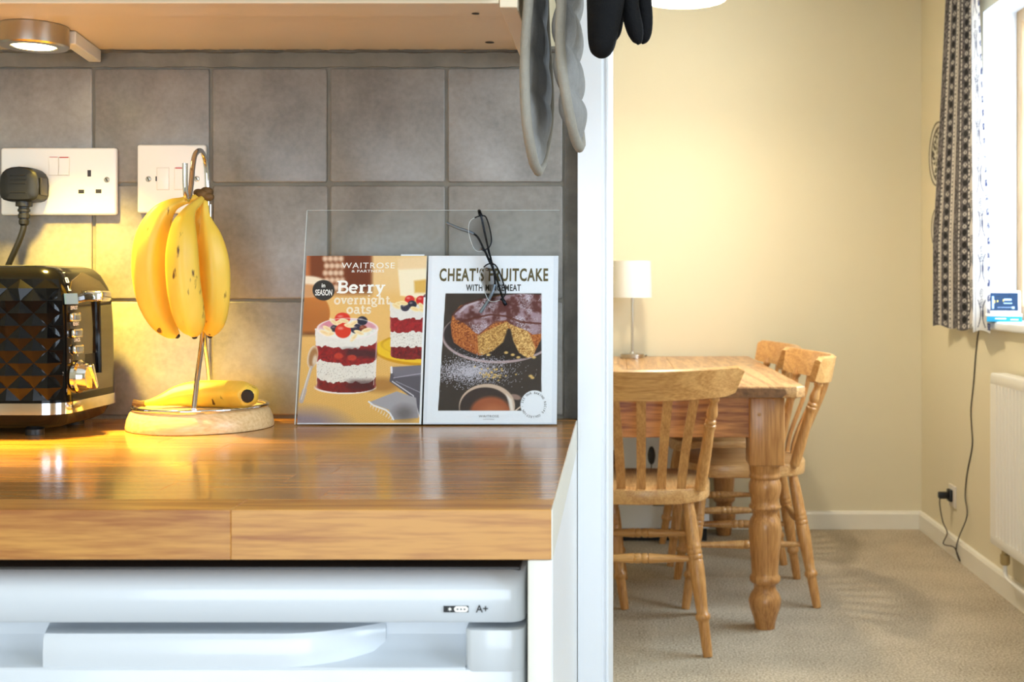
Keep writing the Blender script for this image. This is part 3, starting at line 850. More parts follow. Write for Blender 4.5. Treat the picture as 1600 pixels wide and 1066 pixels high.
for px, py, w_, h_ in ((139.5, 271, 5.5, 10), (127, 299.5, 9, 6), (154, 299, 9, 6)):
    x, z = on(c, px, py); k = 1.474 / 1832 / 2
    put('pin_hole', MB().box(x - w_ * k, x + w_ * k, FY - .0002, FY + .003, z - h_ * k, z + h_ * k).mesh('pin_hole', M['dark_plastic']), ds)
screw(ds, c, 167, 281)
sp_, c = plate_('fused_switch', 'white fused spur switch plate behind the banana stand', 218, 325, 227, 334)
x0, z1 = on(c, 245.5, 262.5); x1, z0 = on(c, 264, 296.5)
put('fuse_bezel', MB().box(x0 - .0006, x1 + .0006, FY - .0003, FY + .001, z0 - .0006, z1 + .0006, .0002).mesh('fuse_bezel', M['ivory_plastic']), sp_)
put('fuse_carrier', MB().box(x0, x1, FY - .0012, FY + .001, z0, z1, .0011, 2).mesh('fuse_carrier', M['white_plastic']), sp_)
put('fuse_slot', MB().box(x0 - .0018, x0 - .0002, FY - .0006, FY + .001, (z0 + z1) / 2 - .003, (z0 + z1) / 2 + .003).mesh('fuse_slot', M['dark_plastic']), sp_)
rocker(sp_, c, 273, 292, 262.5, 296.5, 0.0013)
screw(sp_, c, 232, 280); screw(sp_, c, 307.5, 279.5)
# plug with its lead, which runs down behind the toaster
pg = thing('plug', 'black plug in the double socket with a lead behind the toaster', 'plug', PX(45, 291, 1.4735))
pc = pg.location.copy()
def dshape(hw, zb, zt, y, n=20):
    out = []
    for k in range(n):
        a = 2 * math.pi * k / n; ca, sa = math.cos(a), math.sin(a)
        e = 2 / (2.6 if sa > 0 else 4.5)
        out.append(Vector((hw * abs(ca) ** e * (1 if ca > 0 else -1), y, (zb + zt) / 2 + (zt - zb) / 2 * abs(sa) ** e * (1 if sa > 0 else -1))))
    return out
put('plug_body', MB().rings([dshape(.0255, -.021, .022, -.0002), dshape(.0255, -.0212, .0225, -.012), dshape(.0242, -.0208, .0222, -.024), dshape(.0215, -.0185, .020, -.0265), dshape(.012, -.010, .011, -.0270)]).mesh('plug_body', M['black_rubber'], 40), pg)
put('grip_panel', MB().box(.0246, .0262, -.0215, -.005, -.013, .009, .0012, 2).mesh('grip_panel', M['dark_plastic']), pg)
for zz in (.011, .006, .001, -.010):
    put('moulded_ridge', MB().box(-.010, .010, -.0275, -.0262, zz - .0007, zz + .0007, .0003).mesh('moulded_ridge', M['black_rubber']), pg)
cx = .0015
put('strain_relief', MB().lathe([(.0095, 0), (.0095, .007), (.0062, .0075), (.0062, .010), (.0072, .0105), (.0072, .0135), (.0058, .014), (.0058, .0165), (.0068, .017), (.0068, .0215), (.0055, .022), (.0055, .024), (.0062, .0245), (.0056, .029), (.004, .031)], (cx, -.015, -.0195), (cx - .001, -.015, -1), 18).mesh('strain_relief', M['black_rubber'], 30), pg)
pts = [(cx, -.015, -.046), (cx - .001, -.0155, -.056), (cx - .007, -.015, -.072), (cx - .018, -.013, -.094), (cx - .028, -.0105, -.116), (cx - .034, -.0098, -.15), (cx - .03, -.0098, -.2), (cx - .02, -.0098, -.25)]
put('lead', MB().tube(spline(pts, 5), 0.0037, 10).mesh('lead', M['black_rubber'], 60), pg)

# ================================================================== BANANA STAND
BX, BY = XX(314, 1.398), 1.398
bs = thing('banana_stand', 'banana stand with round pale wood base and chrome hook', 'stand', (BX, BY, 0.9))
put('base', MB().lathe([(.060, 0.0004), (.0835, .0006), (.0842, .003), (.0825, .012), (.0795, .0195), (.0765, .0228), (.074, .0238), (.002, .0238)], n=56).mesh('base', M['pale_wood'], 40), bs)
put('rim_ring', MB().rings([[Vector((math.cos(a) * (.0765 + .0021 * math.cos(b)), math.sin(a) * (.0765 + .0021 * math.cos(b)), .0262 + .0021 * math.sin(b))) for b in [2 * math.pi * j / 8 for j in range(8)]] for a in [2 * math.pi * i / 64 for i in range(65)]], cap=False).mesh('rim_ring', M['chrome'], 60), bs)
def loc(px, py, Y): return PX(px, py, Y) - Vector((BX, BY, 0.9))
hook = [loc(303, 640, 1.3225), loc(309, 585, 1.350), loc(316, 530, 1.378), loc(321, 460, 1.402), loc(324, 380, 1.412), loc(324.5, 300, 1.415), loc(322, 258, 1.410), loc(317, 240, 1.400), loc(311, 235.5, 1.388),
        loc(304.5, 243, 1.374), loc(301, 262, 1.364), loc(298.5, 290, 1.355), loc(296, 306, 1.349), loc(293, 312, 1.342), loc(290.8, 306, 1.335), loc(289.5, 290, 1.331), loc(289, 255, 1.328)]
put('hook_rod', MB().tube(spline(hook, 6), 0.0030, 12).mesh('hook_rod', M['chrome'], 60), bs)
leg2 = [loc(328, 603, 1.4725), loc(324, 565, 1.452), loc(320, 530, 1.432), loc(322, 470, 1.418), loc(327, 400, 1.417), loc(328, 320, 1.419)]
put('back_rod', MB().tube(spline(leg2, 6), 0.0028, 12).mesh('back_rod', M['chrome'], 60), bs)

def banana_rings(mb, path, n=12):
    """path: (px, py, Y, diameter px) – soft five-sided section"""
    P = spline([(*PX(a, b, Y), d * Y / 1832 / 2) for a, b, Y, d in path], 6)
    pts = [Vector(p[:3]) for p in P]; rad = [max(p[3], .001) for p in P]
    m = len(pts); u = Vector((0, -1, 0)); rr = []
    for i in range(m):
        t = (pts[min(i + 1, m - 1)] - pts[max(i - 1, 0)]).normalized()
        u = (u - t * u.dot(t)).normalized(); v = t.cross(u)
        ring = []
        for k in range(n * 2):
            a = 2 * math.pi * k / (n * 2)
            q = rad[i] * (1 + 0.055 * math.cos(5 * a + 0.6))
            ring.append(pts[i] + u * math.cos(a) * q + v * math.sin(a) * q)
        rr.append(ring)
    return mb.rings(rr), pts, rad
bo = PX(318, 308, 1.372)
bunch = thing('banana_bunch', 'bunch of ripe bananas hanging from the chrome hook', 'bananas', bo)
BT = Matrix.Translation(-bo)
hang = [
    [(314, 309, 1.372, 12), (300, 311, 1.368, 12), (284, 315, 1.362, 13), (267, 322, 1.356, 22), (251, 339, 1.352, 37), (239, 372, 1.350, 52), (235, 415, 1.352, 55), (240, 460, 1.357, 52), (252, 495, 1.362, 43), (266, 516, 1.366, 28), (277, 525, 1.368, 11)],
    [(315, 311, 1.368, 10), (308, 318, 1.356, 13), (300, 325, 1.345, 15), (293, 337, 1.334, 23), (287, 357, 1.326, 37), (285, 395, 1.322, 48), (287, 440, 1.324, 50), (293, 478, 1.330, 49), (299, 503, 1.335, 43), (303, 518, 1.338, 28), (304, 526, 1.339, 10)],
    [(319, 312, 1.372, 11), (320, 322, 1.369, 12), (321, 337, 1.367, 14), (324, 351, 1.366, 22), (329, 372, 1.366, 36), (334, 405, 1.368, 46), (336, 440, 1.371, 47), (335, 475, 1.374, 45), (333, 500, 1.376, 39), (330, 516, 1.377, 26), (328, 525, 1.377, 10)],
    [(318, 312, 1.376, 10), (313, 322, 1.380, 13), (308, 338, 1.386, 19), (306, 358, 1.390, 32), (306, 400, 1.3935, 38), (308, 445, 1.394, 36), (311, 480, 1.3935, 28), (313, 500, 1.393, 10)],
]
for path in hang:
    mb, pts, rad = banana_rings(MB(), path)
    b_ = put('banana', mb.xf(BT).mesh('banana', M['banana'], 60), bunch)
    e = pts[-1]; d = (pts[-1] - pts[-3]).normalized()
    put('tip', MB().lathe([(rad[-1] * 1.02, -.0012), (.0032, .0006), (.0024, .0024), (.0006, .003)], e, e + d, 10).xf(BT).mesh('tip', M['banana_tip']), b_)
cm = MB()
for dx, dy, r in ((0, 0, .0085), (.006, -.003, .0065), (-.006, .002, .006), (.003, .003, .0075)):
    cm.ball(bo + Vector((dx, dy * 0.5, dy + .003)), (r * 1.1, r * .9, r * .8), 10, 7)
put('stem_crown', cm.xf(BT).mesh('stem_crown', M['banana_stem'], 60), bunch, label='brown woody crown')

# single banana lying on the base
lbo = PX(310, 640, 1.385)
lb = thing('banana', 'single ripe banana lying on the wooden base, dark tip facing out', 'banana', lbo)
LT = Matrix.Translation(-lbo)
lay = [(219, 630.7, 1.379, 6), (227, 630.2, 1.379, 8), (240, 628.2, 1.38, 12), (256, 624.7, 1.384, 20), (274, 619.7, 1.391, 30), (296, 616.7, 1.397, 38), (322, 615.7, 1.398, 41), (348, 616.2, 1.394, 42), (368, 616.7, 1.386, 42), (380, 617.2, 1.372, 41), (386, 617.7, 1.362, 37), (388, 618.2, 1.354, 29), (386, 619.2, 1.349, 14)]
mb, pts, rad = banana_rings(MB(), lay)
put('skin', mb.xf(LT).mesh('skin', M['banana'], 60), lb)
e = pts[-1]
put('tip', MB().lathe([(.0075, -.003), (.0078, .0), (.0065, .0022), (.001, .0028)], e, e + Vector((-.25, -1, .02)), 14).xf(LT).mesh('tip', M['banana_tip'], 50), lb, label='dark dried tip')
p = pts[0]
put('stalk', MB().tube([p + Vector((.006, 0, 0)), p, p + Vector((-.008, -.002, .0015))], [.004, .0035, .0042], 8).xf(LT).mesh('stalk', M['banana_stem']), lb)

# ================================================================== COOKBOOK STAND AND LEAFLETS
ctx = np.array
LEAN = R(12.2)
BO = Vector((-0.383, 1.4125, 0.9012))                # lower left corner of the leaning plane
UX, UW = Vector((1, 0, 0)), Vector((0, math.sin(LEAN), math.cos(LEAN)))
UN = UX.cross(UW)                                     # towards the room
def bp(x, wv, n=0.0): return BO + UX * x + UW * wv + UN * n
BF = frame(BO, UX, UW)
def onplane(px, py, n=0.0):
    eye = Vector((0, 0, EYE)); d = PX(px, py, 1.0) - eye
    o = BO + UN * n
    t = (o - eye).dot(UN) / d.dot(UN)
    return eye + d * t
st = thing('cookbook_stand', 'clear acrylic cookbook stand holding two leaflets against the grey tiles', 'stand', (-0.227, 1.43, 0.9))
SI = Matrix.Translation(-Vector((-0.227, 1.43, 0.9)))
def bpart(name, mb, m, par, inv, label=None, smooth=30): return put(name, mb.xf(inv @ BF).mesh(name, M[m] if isinstance(m, str) else m, smooth), par, label=label)
SWD, SHT = 0.3145, 0.2655
bpart('front_sheet', MB().box(0.0005, SWD, -0.0008, SHT, 0.0056, 0.0078, 0.0004), 'acrylic', st, SI)
bpart('polished_edge', MB().box(-0.0004, 0.0005, -0.0006, SHT, 0.0057, 0.0077), 'acrylic_edge', st, SI, 'bright cut edge of the clear sheet')
bpart('polished_edge', MB().box(0.0005, SWD, SHT, SHT + 0.0004, 0.0057, 0.0077), 'acrylic_edge', st, SI)
bpart('ledge', MB().box(0.0005, SWD, -0.0013, -0.0001, -0.006, 0.0056, 0.0003), 'acrylic', st, SI)
bpart('back_sheet', MB().box(0.0005, SWD, -0.0001, 0.19, -0.0060, -0.0040, 0.0003), 'acrylic', st, SI)
put('prop', MB().prism([(1.4145, 0.9004), (1.468, 0.9004), (1.468, 0.9024), (1.430, 0.9024)], -0.30, -0.15, 'x').xf(SI).mesh('prop', M['acrylic']), st)

def vnoise(X, Y, s, seed):
    g = np.random.default_rng(seed).random((64, 64))
    x = X * s; y = Y * s
    xi = np.floor(x).astype(int); yi = np.floor(y).astype(int)
    fx = x - xi; fy = y - yi
    fx = fx * fx * (3 - 2 * fx); fy = fy * fy * (3 - 2 * fy)
    G = lambda i, j: g[i % 64, j % 64]
    return (G(xi, yi) * (1 - fx) + G(xi + 1, yi) * fx) * (1 - fy) + (G(xi, yi + 1) * (1 - fx) + G(xi + 1, yi + 1) * fx) * fy
def fbm(X, Y, s, seed): return (vnoise(X, Y, s, seed) + 0.5 * vnoise(X, Y, s * 2.1, seed + 1) + 0.25 * vnoise(X, Y, s * 4.3, seed + 2)) / 1.75

class Paint:
    """flat print: fills pixels of a numpy picture (X right, Y down, in the units of the sketch)"""
    def __init__(self, X, Y, c): self.X, self.Y = X, Y; self.I = np.zeros(X.shape + (3,)) + np.array(c, float)
    def mix(self, mask, c, a=1.0):
        m = (np.clip(mask, 0, 1) * a)[..., None]
        self.I = self.I * (1 - m) + np.array(c, float) * m
    def soft(self, d, s): return np.clip(0.5 - d / s, 0, 1)
    def ell(self, cx, cy, rx, ry, c, a=1.0, s=3.0, rot=0.0, ring=None):
        x, y = self.X - cx, self.Y - cy
        t = R(rot); x, y = x * math.cos(t) + y * math.sin(t), -x * math.sin(t) + y * math.cos(t)
        q = np.sqrt((x / rx) ** 2 + (y / ry) ** 2)
        d = (q - 1) * min(rx, ry)
        m = self.soft(d, s)
        if ring: m = m * (1 - self.soft(d + ring, s))
        self.mix(m, c, a); return m
    def poly(self, pts, c, a=1.0, s=3.0):
        x, y = self.X, self.Y
        inside = np.zeros(x.shape, bool); dist = np.full(x.shape, 1e9)
        n = len(pts)
        for i in range(n):
            x0, y0 = pts[i]; x1, y1 = pts[(i + 1) % n]
            cnd = ((y0 > y) != (y1 > y))
            with np.errstate(divide='ignore', invalid='ignore'):
                xc = (x1 - x0) * (y - y0) / (y1 - y0 if y1 != y0 else 1e-9) + x0
            inside ^= cnd & (x < xc)
            L2 = (x1 - x0) ** 2 + (y1 - y0) ** 2 + 1e-9
            t = np.clip(((x - x0) * (x1 - x0) + (y - y0) * (y1 - y0)) / L2, 0, 1)
            dist = np.minimum(dist, np.hypot(x - x0 - t * (x1 - x0), y - y0 - t * (y1 - y0)))
        d = np.where(inside, -dist, dist)
        m = self.soft(d, s); self.mix(m, c, a); return m
    def line(self, pts, wd, c, a=1.0, s=2.0):
        dist = np.full(self.X.shape, 1e9)
        for (x0, y0), (x1, y1) in zip(pts, pts[1:]):
            L2 = (x1 - x0) ** 2 + (y1 - y0) ** 2 + 1e-9
            t = np.clip(((self.X - x0) * (x1 - x0) + (self.Y - y0) * (y1 - y0)) / L2, 0, 1)
            dist = np.minimum(dist, np.hypot(self.X - x0 - t * (x1 - x0), self.Y - y0 - t * (y1 - y0)))
        self.mix(self.soft(dist - wd / 2, s), c, a)

def jar(p, x0, x1, yt, yb, ry, layers, seed):
    """layered glass dessert: wavy bands between the rim and the foot"""
    X, Y = p.X, p.Y
    cx, rx = (x0 + x1) / 2, (x1 - x0) / 2
    taper = 1 - 0.06 * np.clip((Y - yt) / (yb - yt), 0, 1)
    xn = (X - cx) / (rx * taper)
    dip = np.sqrt(np.clip(1 - xn ** 2, 0, 1)) * ry
    yy = Y - dip
    inside = (np.abs(xn) < 1) & (yy < yb - ry) & (Y > yt)
    wob = (fbm(X, Y * 0.3, 0.03, seed) - 0.5) * 42
    sp = fbm(X, Y, 0.11, seed + 9)
    for top, c1, c2, kind in layers:
        m = (inside & (yy + wob * (1 if kind != 'top' else 0) > top)).astype(float)
        f = sp[..., None]
        col = np.array(c1, float) * (1 - f) + np.array(c2, float) * f
        if kind == 'oat':
            sd = (np.random.default_rng(seed).random(X.shape) > 0.965)[..., None]
            col = np.where(sd, np.array((130, 110, 95.0)), col)
        p.I = p.I * (1 - m[..., None]) + col * m[..., None]
    edge = np.clip((np.abs(xn) - 0.90) / 0.1, 0, 1) * inside
    p.mix(edge, (240, 225, 220), 0.25)

def paint_left(u, v):
    X = (92 - 67 * v) + (680 + 42 * v) * u; Y = 45 + 965 * v
    p = Paint(X, Y, (232, 178, 98))
    n = fbm(X, Y, 0.012, 3)
    # wall and table
    g = np.clip((Y - 45) / 965, 0, 1)[..., None]
    p.I = np.array((242, 206, 150.0)) * (1 - g) + np.array((222, 168, 84.0)) * g
    p.mix(p.soft(260 - Y, 60), (238, 186, 104), 0.6)
    p.mix((np.sin((X * 0.55 + Y * 0.9) * 0.55) * 0.5 + 0.5) * (Y > 560), (196, 140, 62), 0.22)
    p.mix((np.sin((X * 0.9 - Y * 0.12) * 0.5) * 0.5 + 0.5) * (Y > 560), (250, 206, 130), 0.16)
    # blurred chair backs and gingham
    p.mix(p.soft(X - 460, 26) * p.soft(Y - 262, 60), (122, 58, 30), 0.95)
    p.mix(p.soft(X - 108, 26) * p.soft(Y - 262, 60), (214, 128, 74), 0.85)
    for i in range(4):
        for j in range(5):
            p.ell(196 + i * 30 + (j % 2) * 8, 62 + j * 42, 15, 17, (250, 222, 194), 0.85, 16)
    p.mix(p.soft(np.abs(X - 380) - 70, 40) * p.soft(Y - 255, 50), (104, 46, 24), 0.55 )
    # pottery bowl
    p.ell(105, 380, 116, 122, (204, 128, 62), 1, 8)
    p.mix(p.soft(np.hypot((X - 105) / 116, (Y - 380) / 122) * 110 - 106, 8) * p.soft(330 - Y, 160), (160, 92, 40), 0.5)
    p.ell(90, 225, 130, 62, (252, 232, 204), 1, 12)
    p.ell(70, 250, 120, 40, (206, 140, 84), 0.8, 14)
    p.mix(p.soft(np.abs(Y - 500) - 10, 22) * p.soft(X - 215, 40), (96, 56, 30), 0.75)
    # glass of milk
    p.poly([(608, 120), (780, 112), (780, 300), (622, 278)], (252, 238, 208), 0.95, 10)
    p.poly([(700, 192), (780, 182), (780, 262), (704, 262)], (222, 172, 76), 0.9, 14)
    p.poly([(608, 62), (780, 52), (780, 120), (608, 128)], (246, 214, 168), 0.85, 10)
    # yellow plate
    p.ell(770, 590, 296, 92, (212, 150, 20), 1, 5); p.ell(770, 582, 292, 84, (242, 196, 40), 1, 4)
    p.ell(770, 560, 258, 70, (206, 150, 30), 1, 4); p.ell(770, 564, 250, 64, (238, 190, 44), 1, 5)
    # rear dessert
    jar(p, 562, 800, 310, 646, 22, [(310, (236, 232, 226), (228, 220, 212), 'top'), (392, (196, 40, 44), (110, 24, 30), 'red'), (470, (240, 234, 226), (226, 216, 206), 'oat'), (560, (176, 36, 38), (70, 22, 26), 'red')], 41)
    for cx, cy, r, c in ((676, 302, 28, (214, 44, 40)), (742, 306, 30, (206, 38, 36)), (690, 330, 26, (46, 44, 62)), (650, 346, 26, (60, 56, 72)), (770, 284, 16, (90, 40, 60))):
        p.ell(cx, cy, r, r * .9, c, 1, 4); p.ell(cx - r * .3, cy - r * .35, r * .35, r * .22, (255, 220, 210), 0.45, 6)
    for cx, cy, rot in ((612, 326, -15), (705, 356, 20), (745, 342, 50), (640, 322, 10), (752, 362, 10), (600, 340, 30)):
        p.ell(cx, cy, 27, 13, (250, 226, 172), 1, 3, rot); p.ell(cx, cy, 18, 6, (238, 200, 136), 0.6, 5, rot)
    # front dessert: shadow, glass and layers
    p.mix(p.soft(np.hypot((X - 520) / 120, (Y - 790) / 46) * 80 - 70, 60), (150, 96, 40), 0.65)
    p.ell(305, 805, 176, 36, (250, 236, 226), 1, 4); p.ell(305, 798, 168, 34, (150, 42, 34), 1, 4)
    jar(p, 134, 492, 470, 834, 36, [(440, (240, 236, 228), (230, 224, 216), 'top'), (548, (196, 36, 34), (96, 26, 30), 'red'), (640, (240, 234, 224), (228, 218, 206), 'oat'), (742, (168, 34, 28), (84, 24, 24), 'red')], 77)
    dk = p.soft(np.abs(Y - 604 + (X - 300) * -0.06) - 24, 26) * p.soft(300 - X, 60) * p.soft(X - 486, 20)
    p.mix(dk, (58, 34, 40), 0.75)
    p.mix(p.soft(np.abs(Y - 790) - 30, 26) * p.soft(320 - X, 60) * p.soft(X - 470, 20), (58, 28, 30), 0.6)
    for cx, cy in ((268, 626), (345, 636)): p.ell(cx, cy, 26, 17, (206, 66, 44), 0.8, 5)
    p.ell(320, 470, 176, 62, (236, 206, 212), 1, 4); p.ell(320, 474, 166, 55, (240, 238, 230), 1, 6)
    p.mix(p.soft(np.hypot((X - 320) / 166, (Y - 474) / 55) * 55 - 52, 5) * (vnoise(X, Y, 0.05, 5) > 0.6), (222, 214, 200), 0.5)
    p.ell(218, 442, 60, 20, (200, 60, 96), 0.55, 14, -18); p.ell(440, 448, 52, 16, (200, 60, 96), 0.45, 12, 18)
    for cx, cy, rx, ry, c in ((292, 410, 44, 33, (218, 52, 40)), (246, 468, 24, 20, (52, 48, 62)), (405, 424, 30, 26, (44, 42, 60)), (370, 470, 34, 28, (48, 46, 66)), (294, 482, 46, 42, (220, 58, 36)), (410, 466, 22, 16, (140, 60, 40))):
        p.ell(cx, cy, rx, ry, c, 1, 4); p.ell(cx - rx * .3, cy - ry * .35, rx * .35, ry * .2, (255, 226, 216), 0.45, 8)
    for cx, cy, rot in ((272, 432, -20), (205, 470, 30), (215, 500, -10), (188, 492, 20), (330, 452, 10), (352, 440, -30), (385, 492, 20), (356, 520, -50), (300, 424, 10), (240, 430, 40), (430, 478, -12)):
        p.ell(cx, cy, 30, 12, (252, 230, 182), 1, 3, rot); p.ell(cx + 2, cy + 1, 20, 6, (236, 200, 140), 0.6, 5, rot)
    p.ell(320, 470, 176, 62, (252, 244, 238), 0.8, 3, ring=3)
    p.line([(146, 470), (140, 800)], 3, (250, 236, 226), 0.6); p.line([(494, 470), (470, 790)], 3, (250, 236, 226), 0.7)
    # spoon
    p.ell(118, 632, 30, 66, (226, 202, 172), 1, 3, 12); p.ell(121, 634, 23, 56, (170, 122, 76), 1, 8, 12); p.ell(130, 650, 12, 30, (244, 234, 220), 0.7, 10, 12)
    p.line([(110, 690), (84, 770), (52, 880)], 17, (198, 182, 170), 1); p.line([(70, 820), (50, 880)], 26, (188, 172, 162), 1); p.line([(104, 696), (78, 775), (50, 872)], 4, (246, 240, 232), 0.8)
    # frayed napkin
    p.poly([(572, 690), (800, 676), (800, 990), (735, 965), (690, 860), (562, 770)], (94, 88, 96), 1, 3)
    p.poly([(572, 690), (800, 676), (800, 735), (590, 745)], (120, 114, 124), 1, 12)
    p.line([(578, 770), (700, 850), (738, 970)], 5, (222, 216, 222)); p.line([(585, 750), (780, 720)], 4, (186, 178, 190), 0.9); p.line([(600, 770), (780, 850)], 4, (170, 164, 176), 0.8)
    p.poly([(442, 888), (604, 826), (716, 862), (732, 975), (580, 985), (560, 930)], (168, 162, 166), 1, 3)
    p.mix(p.soft(np.hypot((X - 650) / 80, (Y - 950) / 60) * 70 - 50, 60) , (82, 72, 70), 0.6)
    p.line([(442, 884), (470, 905), (540, 930), (566, 950), (586, 984)], 9, (238, 234, 236)); p.line([(572, 690), (574, 720)], 12, (236, 230, 234))
    for k in range(9): p.line([(455 + k * 16, 898 + k * 9), (452 + k * 15, 914 + k * 9)], 4, (240, 236, 238), 0.8)
    # lilac blur in the lower left corner
    p.mix(p.soft(np.hypot((X - 60) / 330, (Y - 1040) / 150) * 100 - 74, 60), (136, 122, 142), 0.85)
    # round badge
    p.ell(185, 247, 63, 60, (56, 52, 50), 1, 3)
    p.mix(p.soft(725 + 0 * Y - X + 20 * (1 - v), 2) * p.soft(-(Y - 1500), 1) * 0, (255, 255, 255))
    p.mix((u > 0.985) * (v > 0.25), (244, 244, 246)); p.mix((v > 0.993) * 1.0, (228, 226, 232), 0.8)
    return p.I + (np.random.default_rng(1).random(X.shape)[..., None] - 0.5) * 8

def paint_right(u, v):
    X = (-33 - 2 * v) + (605 - 17 * v) * u; Y = 233 + 785 * v
    p = Paint(X, Y, (240, 242, 248))
    # photo field
    l = 50 - 20 * (Y - 412) / 545; r = 492 - 5 * (Y - 412) / 545
    inb = p.soft(l - X, 1.5) * p.soft(X - r, 1.5) * p.soft(412 - Y, 1.5) * p.soft(Y - 957, 1.5)
    q = Paint(X, Y, (66, 54, 47))
    q.mix(fbm(X, Y, 0.02, 8), (44, 35, 30), 0.5)
    # plate
    q.ell(292, 612, 254, 128, (176, 152, 152), 1, 3); q.ell(294, 606, 248, 122, (52, 42, 42), 1, 4); q.ell(300, 596, 214, 96, (38, 30, 30), 1, 30)
    n = fbm(X, Y, 0.05, 20); n2 = fbm(X, Y, 0.14, 30)
    # cake wall
    def crumb(m, lo, hi, seed, sc=.26):
        f = np.clip((fbm(X, Y, sc, seed) - .28) / .44, 0, 1)[..., None]
        mm = np.clip(m, 0, 1)[..., None]
        q.I = q.I * (1 - mm) + (np.array(lo, float) * (1 - f) + np.array(hi, float) * f) * mm
    m = q.poly([(84, 512), (78, 560), (84, 610), (94, 642), (130, 668), (180, 692), (214, 704), (260, 660), (330, 560), (420, 700), (448, 712), (500, 600), (500, 470), (300, 420), (120, 470)], (188, 110, 52), 1, 4)
    crumb(m, (118, 52, 22), (228, 146, 74), 20); q.mix(m * q.soft(Y - 700, 60) * q.soft(580 - Y, 80), (150, 72, 30), 0.25)
    # cut faces with crumb
    m = q.poly([(200, 612), (250, 585), (334, 545), (340, 575), (318, 640), (272, 682), (226, 702), (206, 690)], (206, 152, 80), 1, 4)
    crumb(m, (140, 92, 42), (236, 190, 112), 33)
    m = q.poly([(338, 548), (400, 556), (440, 612), (462, 672), (452, 706), (424, 714), (388, 690), (362, 636), (346, 575)], (222, 168, 92), 1, 4)
    crumb(m, (150, 98, 44), (248, 206, 132), 51)
    q.poly([(226, 704), (272, 682), (318, 640), (336, 580), (350, 580), (362, 640), (386, 692), (424, 716), (330, 720)], (46, 34, 28), 1, 10)
    # sugared top
    m = q.poly([(84, 512), (110, 488), (140, 462), (210, 440), (300, 424), (400, 414), (500, 420), (500, 600), (450, 606), (430, 590), (346, 556), (330, 540), (280, 545), (206, 604), (190, 598), (140, 552), (100, 536)], (96, 50, 46), 1, 4)
    q.mix(m * np.clip((fbm(X, Y, .035, 22) - 0.40) * 4, 0, 1), (182, 160, 172), 0.75)
    q.mix(m * (np.random.default_rng(4).random(X.shape) > 0.55) * np.clip((fbm(X, Y, 0.03, 60) - 0.4) * 4, 0, 1), (226, 218, 230), 0.75)
    q.line([(110, 552), (180, 528), (260, 512), (330, 520), (400, 548), (500, 556)], 9, (92, 42, 30), 0.85)
    q.line([(84, 514), (112, 486), (142, 462), (214, 440)], 8, (70, 32, 24), 0.8); q.line([(206, 606), (270, 552), (330, 540)], 6, (120, 70, 60), 0.8)
    q.line([(118, 500), (150, 470), (200, 452)], 10, (206, 190, 198), 0.7)
    # sugar dusting and crumbs on the board
    d = np.exp(-((X - 170) / 120) ** 2 - ((Y - 775) / 46) ** 2)
    q.mix((np.random.default_rng(5).random(X.shape) < d * 0.9), (210, 204, 216), 0.85)
    for k in range(34):
        cx, cy = np.random.default_rng(100 + k).normal((275, 790), (34, 13)); q.ell(cx, cy, 4.5, 3.5, (230, 190, 110), 0.9, 3)
    for cx, cy in ((440, 798), (448, 806), (415, 700), (360, 700), (385, 712), (250, 700), (330, 690), (455, 712)): q.ell(cx, cy, 9, 6, (230, 188, 112), 0.9, 4)
    # cup of tea
    q.ell(372, 894, 26, 12, (150, 120, 108), 1, 5, 15)
    q.ell(246, 936, 124, 102, (206, 178, 156), 1, 4); q.ell(238, 942, 112, 92, (58, 44, 40), 1, 5)
    q.ell(262, 966, 90, 74, (160, 86, 52), 1, 16); q.ell(276, 980, 66, 50, (188, 110, 70), 0.8, 30)
    q.poly([(330, 880), (356, 905), (364, 957), (348, 957), (340, 915)], (236, 224, 212), 0.9, 8)
    q.line([(392, 940), (372, 957)], 6, (216, 190, 168))
    m3 = inb[..., None]
    p.I = p.I * (1 - m3) + q.I * m3
    p.ell(457, 930, 63, 66, (240, 242, 248), 1, 3)
    # sleeve edge shade and foot line
    p.mix((u > 0.962) * 1.0, (222, 226, 236), 0.7); p.mix((u < 0.03) * 1.0, (226, 228, 236), 0.6); p.mix((v > 0.992) * 1.0, (204, 208, 222), 0.8)
    return p.I + (np.random.default_rng(2).random(X.shape)[..., None] - 0.5) * 6

def lin(a):
    a = np.clip(a, 0, 255) / 255.0
    return np.where(a <= 0.04045, a / 12.92, ((a + 0.055) / 1.055) ** 2.4)

def grid_mesh(name, nx, ny, P, rgb, mat, attr='print', smooth=False):
    """P: (ny+1, nx+1, 3) points, rgb: same grid of 0..255 colours"""
    me = bpy.data.meshes.new(name)
    nv = (nx + 1) * (ny + 1)
    idx = np.arange(nv).reshape(ny + 1, nx + 1)
    q = np.stack([idx[:-1, :-1], idx[:-1, 1:], idx[1:, 1:], idx[1:, :-1]], -1).reshape(-1, 4)
    me.vertices.add(nv); me.vertices.foreach_set('co', P.reshape(-1).astype(np.float32))
    me.loops.add(q.size); me.loops.foreach_set('vertex_index', q.reshape(-1).astype(np.int32))
    me.polygons.add(len(q)); me.polygons.foreach_set('loop_start', np.arange(0, q.size, 4, dtype=np.int32))
    me.update(calc_edges=True)
    at = me.color_attributes.new(attr, 'FLOAT_COLOR', 'POINT')
    c = np.ones((nv, 4), np.float32); c[:, :3] = lin(rgb).reshape(-1, 3)
    at.data.foreach_set('color', c.reshape(-1))
    me.materials.append(mat)
    if smooth: me.shade_smooth()
    return me

